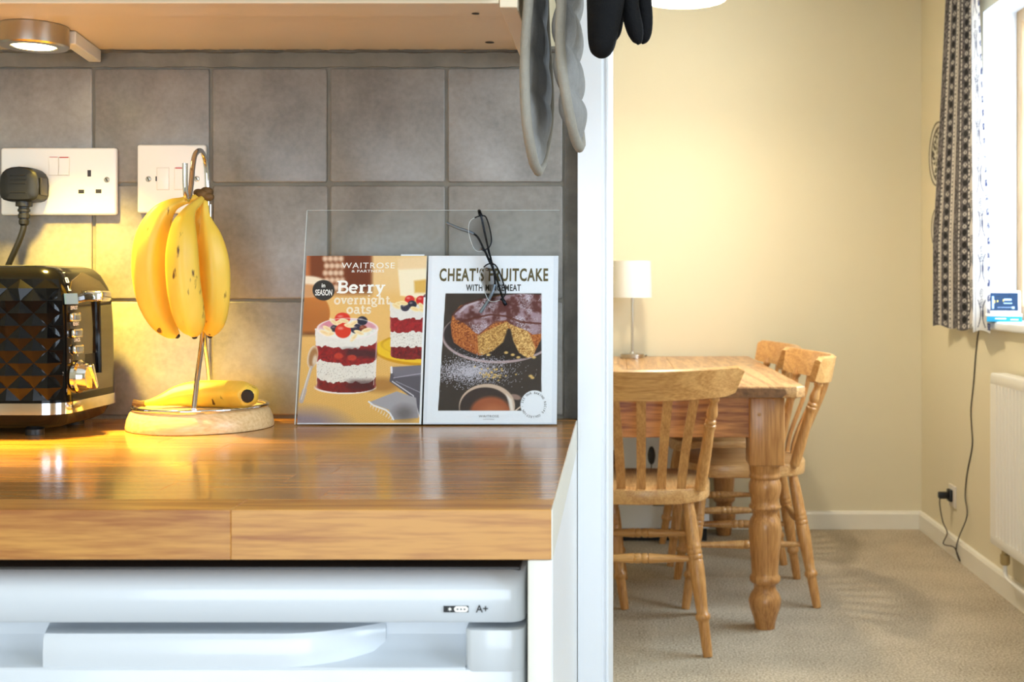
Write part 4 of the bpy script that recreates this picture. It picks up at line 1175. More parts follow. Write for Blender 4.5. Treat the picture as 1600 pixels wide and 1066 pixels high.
def leaflet(name, label, x0, wd, ht, nx, ny, fn, block_m, n0=0.0003):
    o = thing(name, label, 'leaflet', bp(x0 + wd / 2, 0.0))
    inv = Matrix.Translation(-o.location)
    bpart('pages', MB().box(x0, x0 + wd, 0.0001, ht, n0, n0 + 0.0022), block_m, o, inv)
    uu, vv = np.meshgrid(np.linspace(0, 1, nx + 1), np.linspace(0, 1, ny + 1))
    P = np.zeros((ny + 1, nx + 1, 3))
    base = np.array(BO) - np.array(o.location)
    P[...] = base + np.array(UX) * (x0 + uu[..., None] * wd) + np.array(UW) * ((1 - vv[..., None]) * (ht - 0.0001) + 0.0001) + np.array(UN) * (n0 + 0.0024)
    # row 0 is the top: flip so that faces look into the room
    me = grid_mesh('cover', nx, ny, P[::-1].copy(), fn(uu, vv)[::-1].copy(), M['cover'])
    put('cover', me, o)
    def word(s, uc, vb, hv, m, su=None, bold=0.0, spacing=1.0, name='lettering', rot=0.0):
        """capital height hv and width su as shares of the page; (uc, vb) is the middle of the base line"""
        me = text_mesh(s, hv * ht, M[m], 1.0, bold, spacing=spacing)
        if su:
            xs = [v.co.x for v in me.vertices]; k = su * wd / (max(xs) - min(xs))
            cx_ = (max(xs) + min(xs)) / 2
            me.transform(Matrix.Diagonal((k, 1, 1, 1)) @ Matrix.Translation((-cx_, 0, 0)))
        me.transform(inv @ BF @ Matrix.Translation((x0 + uc * wd, (1 - vb) * ht, n0 + 0.0028)) @ Matrix.Rotation(rot, 4, 'Z'))
        return put(name, me, o)
    return o, word, inv

LW, LH = 0.1490, 0.2085
left, wordL, invL = leaflet('recipe_leaflet', 'leaflet with layered berry dessert photo, left half of the clear stand', 0.0015, LW, LH, 232, 320, paint_left, 'paper')
wordL('WAITROSE', .515, .076, .036, 'white_ink', .44, 0.0, 1.15)
wordL('& PARTNERS', .515, .101, .016, 'white_ink', .27, 0.006, 1.1)
wordL('SEASON', .158, .240, .036, 'white_ink', .140, 0.02, name='badge_lettering')
wordL('in', .153, .192, .026, 'white_ink', .030, 0.02, name='badge_lettering')

bpart('page_tab', MB().box(0.118, 0.147, LH - .004, LH + .0022, 0.0004, 0.0012), 'paper', left, invL)
# slab-serif title, drawn stroke by stroke (x height 0.5, ascender 0.74)
def arc(cx, cy, rx, ry, a0, a1, n=10): return [(cx + rx * math.cos(R(a0 + (a1 - a0) * k / n)), cy + ry * math.sin(R(a0 + (a1 - a0) * k / n))) for k in range(n + 1)]
T, S_ = 0.165, 0.085
def stem(x, y0, y1): return ([(x, y0), (x, y1)], T)
def serif(x0, x1, y): return ([(x0, y), (x1, y)], S_)
GL = {
 'B': (.66, [stem(.17, 0, .74), serif(.03, .34, .035), serif(.03, .34, .705), ([(.17, .705)] + arc(.38, .555, .16, .15, 90, -90) + [(.17, .405)], .09), ([(.17, .39)] + arc(.40, .21, .18, .175, 90, -90) + [(.17, .035)], .095)]),
 'e': (.52, [(arc(.25, .25, .19, .215, 10, 320, 16), .105), ([(.08, .255), (.44, .255)], .06)]),
 'r': (.44, [stem(.15, 0, .48), serif(.03, .30, .035), serif(.03, .15, .465), (arc(.30, .30, .15, .165, 175, 70, 8), .09), ([(.355, .43), (.36, .40)], .12)]),
 'y': (.54, [([(.12, .47), (.29, .03)], .12), ([(.43, .47), (.27, .03), (.20, -.15), (.10, -.17)], .075), serif(.01, .25, .465), serif(.34, .54, .465)]),
 'o': (.54, [(arc(.27, .25, .19, .215, 0, 360, 22), .11)]),
 'v': (.52, [([(.11, .47), (.27, .04)], .12), ([(.42, .47), (.27, .04)], .075), serif(.0, .23, .465), serif(.32, .53, .465)]),
 'n': (.62, [stem(.15, 0, .48), serif(.03, .27, .035), serif(.03, .15, .465), (arc(.31, .31, .145, .15, 170, 0, 8) + [(.455, .0)], .11), serif(.35, .57, .035)]),
 'i': (.31, [stem(.15, 0, .48), serif(.02, .29, .035), serif(.02, .15, .465), ([(.15, .62), (.15, .72)], .12)]),
 'g': (.55, [(arc(.24, .31, .165, .16, 0, 360, 18), .09), ([(.38, .42), (.53, .44)], .07), ([(.15, .17), (.11, .09), (.19, .045), (.36, .03)] + arc(.30, -.09, .19, .095, 60, -230, 12), .08)]),
 'h': (.62, [stem(.15, 0, .74), serif(.03, .27, .035), serif(.03, .15, .705), (arc(.31, .31, .145, .15, 170, 0, 8) + [(.455, .0)], .11), serif(.35, .57, .035)]),
 't': (.38, [([(.16, .64), (.16, .12), (.20, .045), (.29, .04), (.36, .09)], .105), serif(.02, .34, .455)]),
 'a': (.54, [(arc(.24, .35, .14, .12, 150, 20, 8) + [(.385, .10), (.45, .035), (.53, .04)], .10), (arc(.22, .145, .135, .12, 60, 330, 12), .09), ([(.37, .27), (.22, .26)], .06)]),
 's': (.46, [(arc(.23, .36, .125, .11, 30, 240, 9) + arc(.22, .14, .14, .115, 70, -150, 9), .10), ([(.39, .47), (.39, .36)], .05), ([(.05, .02), (.05, .14)], .05)]),
}
def slab_word(s, u0, u1, vb, hv, m):
    total = sum(GL[c][0] for c in s); kx = (u1 - u0) * LW / total; ky = hv * LH / 0.74
    bm_ = MB(); bm = bm_.bm; x = u0 * LW; nq = 0
    for ch in s:
        wch, strokes = GL[ch]
        for pl_, th in strokes:
            pl2 = [Vector((a * kx, b * ky)) for a, b in pl_]
            hw = th * (kx + ky) / 4 * (1.0 if th in (T, S_) else 1.32)
            for i, (a, b) in enumerate(zip(pl2, pl2[1:])):
                d = (b - a);
                if d.length < 1e-9: continue
                d.normalize(); n_ = Vector((-d.y, d.x)) * hw
                e0 = d * (hw * 0.35 if i > 0 else 0); e1 = d * (hw * 0.35 if i < len(pl2) - 2 else 0)
                nq += 1
                vs = [bm.verts.new((0.0015 + x + q.x, (1 - vb) * LH + q.y, 0.0031 + nq * 2e-7)) for q in (a - n_ - e0, b - n_ + e1, b + n_ + e1, a + n_ - e0)]
                bm.faces.new(vs)
        x += wch * kx
    put('title_lettering', bm_.xf(invL @ BF).mesh('title_lettering', M[m], 0), left)
slab_word('Berry', .262, .665, .226, .073, 'white_ink')
slab_word('overnight', .246, .710, .294, .056, 'cream_ink')
slab_word('oats', .352, .560, .350, .056, 'cream_ink')

right, wordR, invR = leaflet('recipe_leaflet', 'white leaflet with sugar dusted fruitcake photo, right half of the clear stand', 0.1527, 0.1608, 0.2085, 232, 312, paint_right, 'paper', 0.0003)
wordR("CHEAT'S FRUITCAKE", .506, .152, .077, 'olive_ink', .835, 0.028, 1.14, 'title_lettering')
wordR('WITH MINCEMEAT', .505, .213, .040, 'charcoal_ink', .420, 0.022, 1.12, 'title_lettering')
wordR('WAITROSE', .492, .960, .014, 'grey_ink', .150, 0.0, 1.1)
wordR('& PARTNERS', .492, .974, .006, 'grey_ink', .080, 0.0, 1.1)
ring = '- SEE OUR BAKING RECIPE COLLECTION '
for k, ch in enumerate(ring):
    if ch == ' ': continue
    a = R(188 - k * 360 / len(ring))
    me = text_mesh(ch, 0.0027, M['charcoal_ink'], 0.85, 0.012)
    me.transform(invR @ BF @ Matrix.Translation((0.1527 + 0.826 * 0.1608 + 0.0128 * math.cos(a), (1 - 0.888) * 0.2085 + 0.0134 * math.sin(a), 0.0031)) @ Matrix.Rotation(a - math.pi / 2, 4, 'Z'))
    put('ring_lettering', me, right)

# ================================================================== SPECTACLES hung over the clear sheet
def gz(x, y, n): return onplane(690 + x / 5.925, 320 + y / 5.925, n)
go = gz(440, 450, 0.012)
gl = thing('spectacles', 'thin dark framed spectacles hanging folded over the clear cookbook stand', 'spectacles', go)
GI = Matrix.Translation(-go)
NF = 0.0165
lens1 = [(305, 122), (345, 106), (390, 102), (415, 125), (440, 200), (460, 300), (459, 355), (432, 402), (380, 428), (335, 432), (300, 405), (268, 330), (250, 250), (252, 185), (270, 145)]
lens2 = [(390, 578), (425, 552), (470, 545), (510, 575), (550, 660), (580, 755), (592, 812), (578, 850), (540, 882), (490, 898), (440, 888), (412, 840), (385, 770), (358, 690), (362, 620)]
for li, ln in enumerate((lens1, lens2)):
    cl_ = spline([(*p,) for p in ln + ln[:1]], 4)[:-1]
    P0 = [gz(p[0], p[1], NF + .0005) for p in cl_]; P1 = [gz(p[0], p[1], NF - .0007) for p in cl_]
    put('lens', MB().rings([P1, P0]).xf(GI).mesh('lens', M['lens'], 30), gl)
    rimr = lens1[0:9] if li == 0 else lens2[0:9]
    P = [gz(p[0], p[1], NF) for p in spline(rimr, 5)]
    put('brow_rim', MB().tube(P, 0.00085, 8).xf(GI).mesh('brow_rim', M['wire'], 60), gl)
    rest = ln[8:] + ln[:1]
    P = [gz(p[0], p[1], NF) for p in spline(rest, 5)]
    put('nylon_line', MB().tube(P, 0.00038, 6).xf(GI).mesh('nylon_line', M['acrylic_edge'], 60), gl)
put('bridge', MB().tube([gz(*p, NF + .001) for p in spline([(402, 428), (418, 470), (440, 520), (452, 548)], 5)], 0.0013, 8).xf(GI).mesh('bridge', M['wire'], 60), gl)
for pts in ([(345, 432), (362, 412), (378, 410)], [(392, 580), (398, 602), (425, 598)]):
    put('nose_pad_arm', MB().tube([gz(*p, NF - .003) for p in pts], 0.0005, 6).xf(GI).mesh('nose_pad_arm', M['chrome'], 60), gl)
    a = gz(*pts[-1], NF - .004)
    put('nose_pad', MB().ball(a, (.0030, .0015, .0021), 10, 7).xf(GI).mesh('nose_pad', M['lens'], 60), gl)
ta = spline([(365, 100, NF), (395, 240, .0115), (430, 400, .0105), (455, 500, .0105), (480, 600, .0105), (493, 690, .0108), (488, 765, .0110), (432, 885, .0112), (356, 1000, .0115)], 5)
put('temple', MB().tube([gz(*p) for p in ta], [.0013] * 28 + [.0016] * (len(ta) - 28), 8).xf(GI).mesh('temple', M['wire'], 60), gl)
tt = spline([(490, 740, .011), (470, 810, .0112), (432, 885, .0112), (380, 965, .0115), (356, 1000, .0115)], 5)
put('temple_tip', MB().tube([gz(*p) for p in tt], 0.0020, 10).xf(GI).mesh('temple_tip', M['pewter'], 60), gl, label='clear grey temple tip')
tb_ = spline([(592, 925, NF), (560, 850, .0135), (520, 720, .0125), (470, 580, .0125), (425, 480, .0125), (385, 400, .0125), (330, 295, .0125), (250, 248, .0125), (150, 215, .012), (45, 170, .011)], 5)
put('temple', MB().tube([gz(*p) for p in tb_], 0.0013, 8).xf(GI).mesh('temple', M['wire'], 60), gl)
tt = spline([(300, 272, .0125), (250, 248, .0125), (150, 215, .012), (45, 170, .011)], 5)
put('temple_tip', MB().tube([gz(*p) for p in tt], 0.0019, 10).xf(GI).mesh('temple_tip', M['pewter'], 60), gl, label='clear grey temple tip')
# end pieces with hinges; the upper one hooks over the top edge of the sheet
top = gz(365, 100, NF)
hk = [top, gz(355, 80, NF), gz(349, 62, .014), gz(348, 57, .0085), gz(350, 66, .003), gz(354, 92, .0025)]
put('end_piece', MB().tube(spline(hk, 4), 0.0022, 8).xf(GI).mesh('end_piece', M['wire'], 60), gl)
put('end_piece', MB().tube([gz(562, 872, NF), gz(578, 900, NF), gz(594, 930, NF - .002)], [.0018, .0024, .0022], 8).xf(GI).mesh('end_piece', M['wire'], 60), gl)

# ================================================================== OVEN MITTS AND GLOVE on the side of the wall cabinet
def mitt(label, sections, thick, group='oven mitts'):
    o = thing('oven_mitt', label, 'oven mitt', sections[0][0], 0, group)
    inv = Matrix.Translation(-o.location)
    S = spline([(*f, *b) for f, b in sections], 8)
    F = [Vector(s[:3]) for s in S]; B = [Vector(s[3:]) for s in S]
    n = len(F); NU = 22
    def pt(i, u, side):
        f, b = F[i], B[i]
        t = (b - f); wd = t.length
        nrm = Vector((t.y, -t.x, 0)).normalized()
        if nrm.x < 0: nrm = -nrm
        zz = f.z * (1 - u) + b.z * u
        prof_ = (4 * u * (1 - u)) ** 0.42
        end = min(1.0, (n - 1 - i) / 20.0) ** 0.7
        q = abs(math.sin(math.pi * (zz + 0.004) / 0.044)) ** 0.55 * 0.62 + 0.38
        q2 = abs(math.sin(math.pi * (u * 3.0))) ** 0.4 * 0.4 + 0.6
        return f.lerp(b, u) + nrm * (side * thick * prof_ * end * q * q2)
    for side in (1, -1):
        mb = MB()
        mb.grid(lambda a, b_: pt(round(b_ * (n - 1)), a, side), NU, n - 1)
        put('quilted_pad', mb.xf(inv).mesh('quilted_pad', M['quilt'], 80), o)
    loop = F + list(reversed(B))
    P = [p for i, p in enumerate(loop) if i % 2 == 0]
    put('binding', MB().tube(P, [0.0054] * len(P), 10, flat=(1, 1)).xf(inv).mesh('binding', M['binding'], 60), o, label='bound edge')
    top_ = F[0].lerp(B[0], 0.5)
    put('hanging_loop', MB().tube(spline([F[0].lerp(B[0], 0.4), Vector((top_.x, PEG[1] - .010, top_.z + .02)), Vector((top_.x, PEG[1], PEG[2] + .0085)), Vector((top_.x, PEG[1] + .010, top_.z + .02)), F[0].lerp(B[0], 0.6)], 6), .0022, 8).xf(inv).mesh('hanging_loop', M['binding'], 60), o)
    return o
# peg rail on the side of the wall cabinet, just above the frame
PEG = (-0.03, 1.268, 1.535); PEG2 = (-0.012, 1.20, 1.585)
pr_ = thing('peg_rail', 'small chrome peg rail on the cabinet side carrying the mitts and the glove', 'hook rail', (-0.0978, 1.235, 1.56))
PI_ = Matrix.Translation(-pr_.location)
put('back_plate', MB().box(-0.0978, -0.0925, 1.165, 1.305, 1.515, 1.605, .002, 2).xf(PI_).mesh('back_plate', M['white_plastic']), pr_)
for e_ in (PEG, PEG2):
    put('peg', MB().tube(spline([(-0.0925, e_[1], e_[2]), (e_[0] - .012, e_[1], e_[2]), (e_[0] - .002, e_[1], e_[2] + .003), (e_[0] + .002, e_[1], e_[2] + .014)], 5), .0042, 12).xf(PI_).mesh('peg', M['chrome'], 60), pr_)
L_ = lambda a, b: (PX(*a), PX(*b))
m1 = mitt('grey quilted oven mitt hanging lowest, beside the cream cabinet side', [
    L_((836, -190, 1.215), (851, -175, 1.33)), L_((831, -120, 1.20), (850, -110, 1.34)), L_((829, -62, 1.20), (850, -60, 1.34)), L_((826, 0, 1.20), (851, -5, 1.34)), L_((821, 70, 1.20), (853, 55, 1.34)), L_((820, 130, 1.20), (857, 110, 1.34)),
    L_((823, 190, 1.205), (859, 160, 1.335)), L_((829, 230, 1.22), (857, 200, 1.325)), L_((835, 256, 1.24), (852, 234, 1.31)), L_((841, 268, 1.262), (846, 260, 1.285))], 0.0085)
m2 = mitt('grey quilted oven mitt hanging between the other mitt and the black glove', [
    L_((868, -190, 1.205), (884, -175, 1.32)), L_((874, -120, 1.19), (894, -110, 1.33)), L_((876, -62, 1.19), (899, -60, 1.33)), L_((877, 0, 1.19), (899, -5, 1.33)), L_((875, 60, 1.19), (899, 50, 1.33)), L_((879, 115, 1.19), (899, 100, 1.33)),
    L_((886, 160, 1.20), (901, 146, 1.32)), L_((893, 195, 1.215), (903, 182, 1.305)), L_((899, 218, 1.235), (906, 208, 1.285)), L_((905, 231, 1.25), (908, 227, 1.268))], 0.0152)
g0 = PX(950, -60, 1.19)
gv = thing('heat_glove', 'black fabric five finger heat glove hanging right of the grey mitts', 'glove', g0)
GI2 = Matrix.Translation(-g0)
def finger(mb, path, n=18):
    P = spline([(*PX(a, b, Y), r * Y / 1832) for a, b, Y, r in path], 5)
    return mb.tube([Vector(p[:3]) for p in P], [max(p[3], .0008) for p in P], n, up=(0, -1, 0))
mb = MB()
finger(mb, [(934, -262, 1.20, 38), (940, -215, 1.20, 40), (952, -160, 1.20, 40), (962, -110, 1.20, 44), (966, -70, 1.20, 46), (968, -40, 1.20, 42), (968, -20, 1.20, 30), (968, -8, 1.20, 4)])
put('palm', mb.xf(GI2).mesh('palm', M['neoprene'], 70), gv)
put('hanging_loop', MB().tube(spline([PX(932, -255, 1.19), Vector((-0.020, 1.192, 1.56)), Vector((-0.020, 1.20, PEG2[2] + .0085)), Vector((-0.020, 1.208, 1.56)), PX(932, -255, 1.21)], 6), .0022, 8).xf(GI2).mesh('hanging_loop', M['neoprene'], 60), gv)
for path in ([(948, -60, 1.175, 34), (946, 0, 1.165, 30), (943, 35, 1.162, 26), (941, 60, 1.162, 23), (940, 76, 1.162, 19.5), (940, 85, 1.162, 14), (940, 90, 1.162, 7), (940, 91.5, 1.162, 1)],
             [(968, -50, 1.21, 20), (966, 0, 1.215, 15), (963, 30, 1.215, 12), (961, 52, 1.215, 9), (959, 66, 1.215, 2)],
             [(981, -50, 1.19, 17), (983, 0, 1.185, 15), (987, 25, 1.182, 14.5), (992, 46, 1.182, 13.5), (995, 58, 1.182, 10.5), (997, 66, 1.182, 6.5), (997, 70, 1.182, 1)],
             [(1003, -50, 1.20, 14), (1006, 0, 1.20, 12.5), (1008, 25, 1.20, 12), (1008, 45, 1.20, 11.5), (1007, 57, 1.20, 9.5), (1005, 65, 1.20, 6), (1004, 69, 1.20, 1)]):
    put('glove_finger', finger(MB(), path).xf(GI2).mesh('glove_finger', M['neoprene'], 70), gv)

# ================================================================== DINING TABLE
TX, TY0, TY1 = 0.133, 3.575, 5.115
table = thing('dining_table', 'pine farmhouse dining table with thick turned legs on the beige carpet', 'table', (TX, (TY0 + TY1) / 2, 0))
TI = Matrix.Translation(-table.location)
def tpart(name, mb, m, label=None, smooth=35): return put(name, mb.xf(TI).mesh(name, M[m], smooth), table, label=label)
hw = 0.453; xs = [TX - hw, TX - 0.27, TX - 0.085, TX + 0.09, TX + 0.265, TX + hw]
for i, (a, b) in enumerate(zip(xs, xs[1:])):
    c = 0.03
    def edge(x): return c if (i == 0 and x == a) or (i == 4 and x == b) else 0.0
    ya, yb = TY0 + random.uniform(0, .002), TY1
    po = [(a + edge(a), ya), (b - edge(b), ya)] + ([(b, ya + c)] if edge(b) else []) + [(b, yb)] + [(a, yb)] + ([(a, ya + c)] if edge(a) else [])
    tpart('top_plank', MB().prism(po, 0.7245, 0.760 - random.uniform(0, .0002), 'z', 0.004 if True else 0, 2), 'pine')
tpart('worn_edge', MB().prism([(TX - hw + .05, .7262), (TX + hw - .075, .7262), (TX + hw - .060, .738), (TX + hw - .066, .752), (TX + hw - .12, .7545), (TX - hw + .05, .754)], TY0 - .0006, TY0 + .004, 'y', .0004), 'end_grain', 'dark weathered end grain along the near edge')
lx0, lx1 = TX - 0.337, TX + 0.337
ly0, ly1 = TY0 + 0.085, TY1 - 0.085
tpart('apron', MB().box(lx0 + .05, lx1 - .05, ly0 - .032, ly0 - .008, 0.598, 0.7244, 0.002), 'pine_x')
tpart('apron', MB().box(lx0 + .05, lx1 - .05, ly1 + .008, ly1 + .032, 0.598, 0.7244, 0.002), 'pine_x')
tpart('apron', MB().box(lx0 - .032, lx0 - .008, ly0 + .05, ly1 - .05, 0.598, 0.7244, 0.002), 'pine')
tpart('apron', MB().box(lx1 + .008, lx1 + .032, ly0 + .05, ly1 - .05, 0.598, 0.7244, 0.002), 'pine')
lp = [(.050, .520), (.0525, .514), (.0500, .506), (.0490, .490), (.0470, .486), (.0485, .480), (.0500, .475), (.0470, .468), (.0440, .466), (.0455, .462), (.0500, .452), (.0510, .440), (.0490, .424), (.0450, .408), (.0430, .398),
      (.0445, .388), (.0505, .381), (.0500, .376), (.0430, .371), (.0400, .366), (.0375, .358), (.0390, .350), (.0460, .340), (.0500, .325), (.0510, .310), (.0490, .270), (.0450, .225), (.0420, .185), (.0410, .172),
      (.0420, .168), (.0475, .160), (.0480, .150), (.0440, .143), (.0370, .139), (.0340, .128), (.0350, .120), (.0440, .108), (.0500, .092), (.0505, .080), (.0470, .062), (.0390, .040), (.0330, .018), (.0310, .0005)]
leg0 = None
for x in (lx0, lx1):
    for y in (ly0, ly1):
        mb = MB()
        mb.box(x - .0545, x + .0545, y - .0545, y + .0545, 0.512, 0.7244, 0.005, 2)
        mb.lathe([(r, z) for r, z in reversed(lp)], (x, y, 0), (x, y, 1), 28)
        o = tpart('leg', mb, 'pine_z', smooth=50)
        put('dowel_peg', MB().lathe([(.006, 0), (.006, .002), (.003, .0028), (.0003, .003)], (x - .025, y - .0545, .672), (x - .025, y - 1, .672), 12).xf(TI).mesh('dowel_peg', M['pine_z']), o)

# ================================================================== CHAIRS
def make_chair(label, loc, rotz):
    t = thing('dining_chair', label, 'chair', loc, rotz, 'farmhouse chairs around the pine table')
    # seat: rounded slab, dished a little
    po = []
    for k in range(40):
        a = 2 * math.pi * k / 40; ca, sa = math.cos(a), math.sin(a)
        e = 2 / (3.4 if sa > 0 else 2.7)
        po.append(((0.208 + 0.012 * (sa > 0) * sa) * abs(ca) ** e * (1 if ca > 0 else -1), 0.208 * abs(sa) ** e * (1 if sa > 0 else -1)))
    mb = MB().prism(po, 0.432, 0.476, 'z', 0.006, 2)
    put('seat', mb.mesh('seat', M['beech_y'], 40), t)
    def leg(x0, y0, x1, y1):
        a, b = Vector((x1, y1, 0.0)), Vector((x0, y0, 0.434)); L = (b - a).length
        p = [(.0135, 0), (.0150, .03), (.0160, .095), (.0165, .100), (.0215, .106), (.0220, .112), (.0205, .119), (.0165, .123), (.0180, .150), (.0215, .215), (.0225, .250), (.0215, .272),
             (.0200, .275), (.0220, .279), (.0222, .286), (.0200, .290), (.0218, .294), (.0218, .301), (.0196, .305), (.0212, .309), (.0210, .316), (.0190, .320), (.0195, .345), (.0180, .400), (.0150, L)]
        put('leg', MB().lathe(p, a, b, 16).mesh('leg', M['beech_z'], 50), t)
        return lambda z: a.lerp(b, z / 0.434)
    L1 = leg(-.138, -.150, -.192, -.222); L2 = leg(.138, -.150, .192, -.222)
    L3 = leg(-.140, .150, -.197, .215); L4 = leg(.140, .150, .197, .215)
    def stretch(a, b):
        L = (b - a).length; h = L / 2
        p = [(.0085, 0), (.0100, h * .3), (.0135, h * .72), (.0150, h - .030), (.0150, h - .022), (.0122, h - .020), (.0150, h - .017), (.0150, h - .004), (.0122, h - .001), (.0122, h + .001), (.0150, h + .004), (.0150, h + .017), (.0122, h + .020), (.0150, h + .022), (.0150, h + .030), (.0135, L - h * .72), (.0100, L - h * .3), (.0085, L)]
        put('stretcher', MB().lathe(p, a, b, 14).mesh('stretcher', M['beech_x'], 50), t)
    stretch(L1(.272), L2(.272)); stretch(L3(.272), L4(.272)); stretch(L1(.205), L3(.205)); stretch(L2(.205), L4(.205))
    # curved crest rail
    n = 26; rr = []
    for i in range(n + 1):
        q = 2 * i / n - 1
        x = 0.281 * q; yb = -0.288 + 0.098 * q * q
        zt = 0.8310 + 0.008 * q * q - (0.012 if abs(q) > .985 else 0); zb = 0.742 + 0.010 * q * q + (0.006 if abs(q) > .985 else 0)
        th = 0.0125
        # leaning section, rounded top
        sec = [(-th, zb), (th, zb), (th - .004 - .014, zt - .006), (-.010, zt), (-.020, zt), (-th - .016, zt - .006)]
        sl = 2 * 0.098 * q / 0.281
        d = Vector((-sl, 1, 0)).normalized()
        rr.append([Vector((x * (0.93 + 0.085 * (z - .742) / .09 if abs(q) > .9 else (1.0 if abs(q) < .8 else 0.985 + .02 * (z - .742) / .09)), yb, 0)) + d * o_ + Vector((0, 0, z)) for o_, z in sec])
    put('crest_rail', MB().rings(rr).mesh('crest_rail', M['beech_x'], 45), t)
    def cy(x): return -0.288 + 0.098 * (x / 0.281) ** 2
    # five bent flat slats
    for q in (-2, -1, 0, 1, 2):
        xb, xt = 0.058 * q, 0.0765 * q
        yb = -0.183 + 0.010 * (q / 2) ** 2; yt = cy(xt)
        pts = []
        for k in range(9):
            s = k / 8
            bend = -0.020 * math.sin(math.pi * s) + 0.030 * math.sin(math.pi * s) * (1 - s)
            pts.append(Vector((xb + (xt - xb) * (s * .6 + .4 * s * s), yb + (yt - yb) * s ** 1.25 + bend, 0.472 + (0.752 - 0.472) * s)))
        rr = []
        for p in pts:
            w2, t2 = 0.0135, 0.0055
            rr.append([p + Vector(c) for c in ((-w2, -t2, 0), (w2, -t2, 0), (w2, t2, 0), (-w2, t2, 0))])
        put('slat', MB().rings(rr).mesh('slat', M['beech_z'], 30), t)
    # turned outer posts with a flat sawn foot
    for s in (-1, 1):
        a = Vector((s * .172, -.150, 0.470)); b = Vector((s * .214, cy(.214) + .002, 0.768)); L = (b - a).length
        p = [(.0165, 0), (.0175, .03), (.0180, .07), (.0165, .13), (.0150, .185), (.0155, .192), (.0178, .197), (.0178, .204), (.0140, .207), (.0165, .211), (.0160, .217), (.0120, .221), (.0165, .232), (.0168, .240), (.0130, .262), (.0105, .275), (.0150, .281), (.0155, .287), (.0130, .293), (.0100, L)]
        put('post', MB().lathe(p, a, b, 16).mesh('post', M['beech_z'], 50), t)
    return t
ch = make_chair('beech spindle chair with its back turned, at the near end of the pine table', (0.083, 3.60, 0), R(-1.5))
def chair2(label, loc, rz):
    c = copy_tree(ch); c.location = loc; c.rotation_euler.z = R(rz); c['label'] = label
    return c
chair2('beech spindle chair on the window side, beside the near table leg', (0.447, 4.075, 0), 91)
chair2('beech spindle chair on the window side, farthest from the kitchen', (0.420, 4.665, 0), 92)
chair2('beech spindle chair across the table, one leg showing beside the white door lining', (-0.180, 4.065, 0), -90)

# ================================================================== LOW WHITE UNIT under the far end of the table
wu = thing('low_cabinet', 'low white cabinet with a dark plinth against the far wall under the table', 'cabinet', (0.13, 4.99, 0))
put('cabinet_body', MB().box(-.27, .265, -.105, .13, .055, .58, .004, 2).mesh('cabinet_body', M['white_gloss']), wu)
put('plinth', MB().box(-.262, .257, -.085, .13, .0005, .0549, .001).mesh('plinth', M['black']), wu)
put('handle_slot', MB().box(.03, .155, -.1056, -.1035, .150, .1535).mesh('handle_slot', M['crack']), wu)

# ================================================================== TABLE LAMP
LX, LYY = XX(988, 4.98), 4.98
la = thing('table_lamp', 'small table lamp with white drum shade on the pine table', 'lamp', (LX, LYY, 0.7602))
put('base', MB().lathe([(.050, .0003), (.0515, .002), (.0515, .017), (.049, .0195), (.012, .0205), (.009, .028), (.002, .028)], n=40).mesh('base', M['brushed'], 40), la)
put('stem', MB().lathe([(.0052, .02), (.0052, .33), (.002, .331)], n=14).mesh('stem', M['brushed'], 50), la)
r0, r1 = .083, .079
sh = MB().rings([[Vector((r * math.cos(2 * math.pi * k / 48), r * math.sin(2 * math.pi * k / 48), z)) for k in range(48)] for r, z in ((r0, .257), (r1, .412), (r1 - .0015, .412), (r0 - .0015, .257), (r0, .257))], cap=False)
put('lamp_shade', sh.mesh('lamp_shade', M['shade'], 50), la)
put('shade_ring', MB().rings([[Vector((.0785 * math.cos(2 * math.pi * k / 32), .0785 * math.sin(2 * math.pi * k / 32), .405 + z)) for k in range(32)] for z in (0, .0025)], cap=False).mesh('shade_ring', M['brushed']), la)
put('bulb', MB().lathe([(.008, .32), (.011, .335), (.012, .345), (.024, .372), (.027, .388), (.020, .404), (.003, .411)], n=20).mesh('bulb', M['white_plastic'], 60), la)
cpts = [(.045, .02, .006), (.06, .09, .004), (.062, .133, .0035), (.064, .142, -.004), (.062, .143, -.06), (.05, .12, -.13), (.02, -.06, -.165), (.03, -.140, -.14), (.0775, -.165, -.145), (.079, -.166, -.18), (.0785, -.166, -.215)]
put('cord', MB().tube(spline([(.045, .02, .0065), (.06, .09, .0035), (.062, .130, .0035), (.064, .146, -.003), (.062, .150, -.06), (.062, .150, -.30)], 5), .0022, 8).mesh('cord', M['cord'], 60), la)
hx = XX(1018, 4.83) - LX; hy = 4.83 - LYY
put('switch_cord', MB().tube(spline([(hx + .002, hy, -.05), (hx + .001, hy, -.12), (hx, hy, -.175)], 5), .0022, 8).mesh('switch_cord', M['cord'], 60), la)
zz = ZX(712, 4.83) - .7602
put('inline_switch', MB().ball((hx, hy, zz), (.016, .009, .038), 16, 10).mesh('inline_switch', M['dark_plastic'], 60), la, label='dark inline switch hanging on the lamp cord')
put('switch_cord', MB().tube(spline([(hx, hy, zz - .035), (hx - .004, hy + .005, zz - .09), (hx - .03, hy + .012, zz - .15), (hx - .10, hy + .015, zz - .19)], 5), .0022, 8).mesh('switch_cord', M['cord'], 60), la)

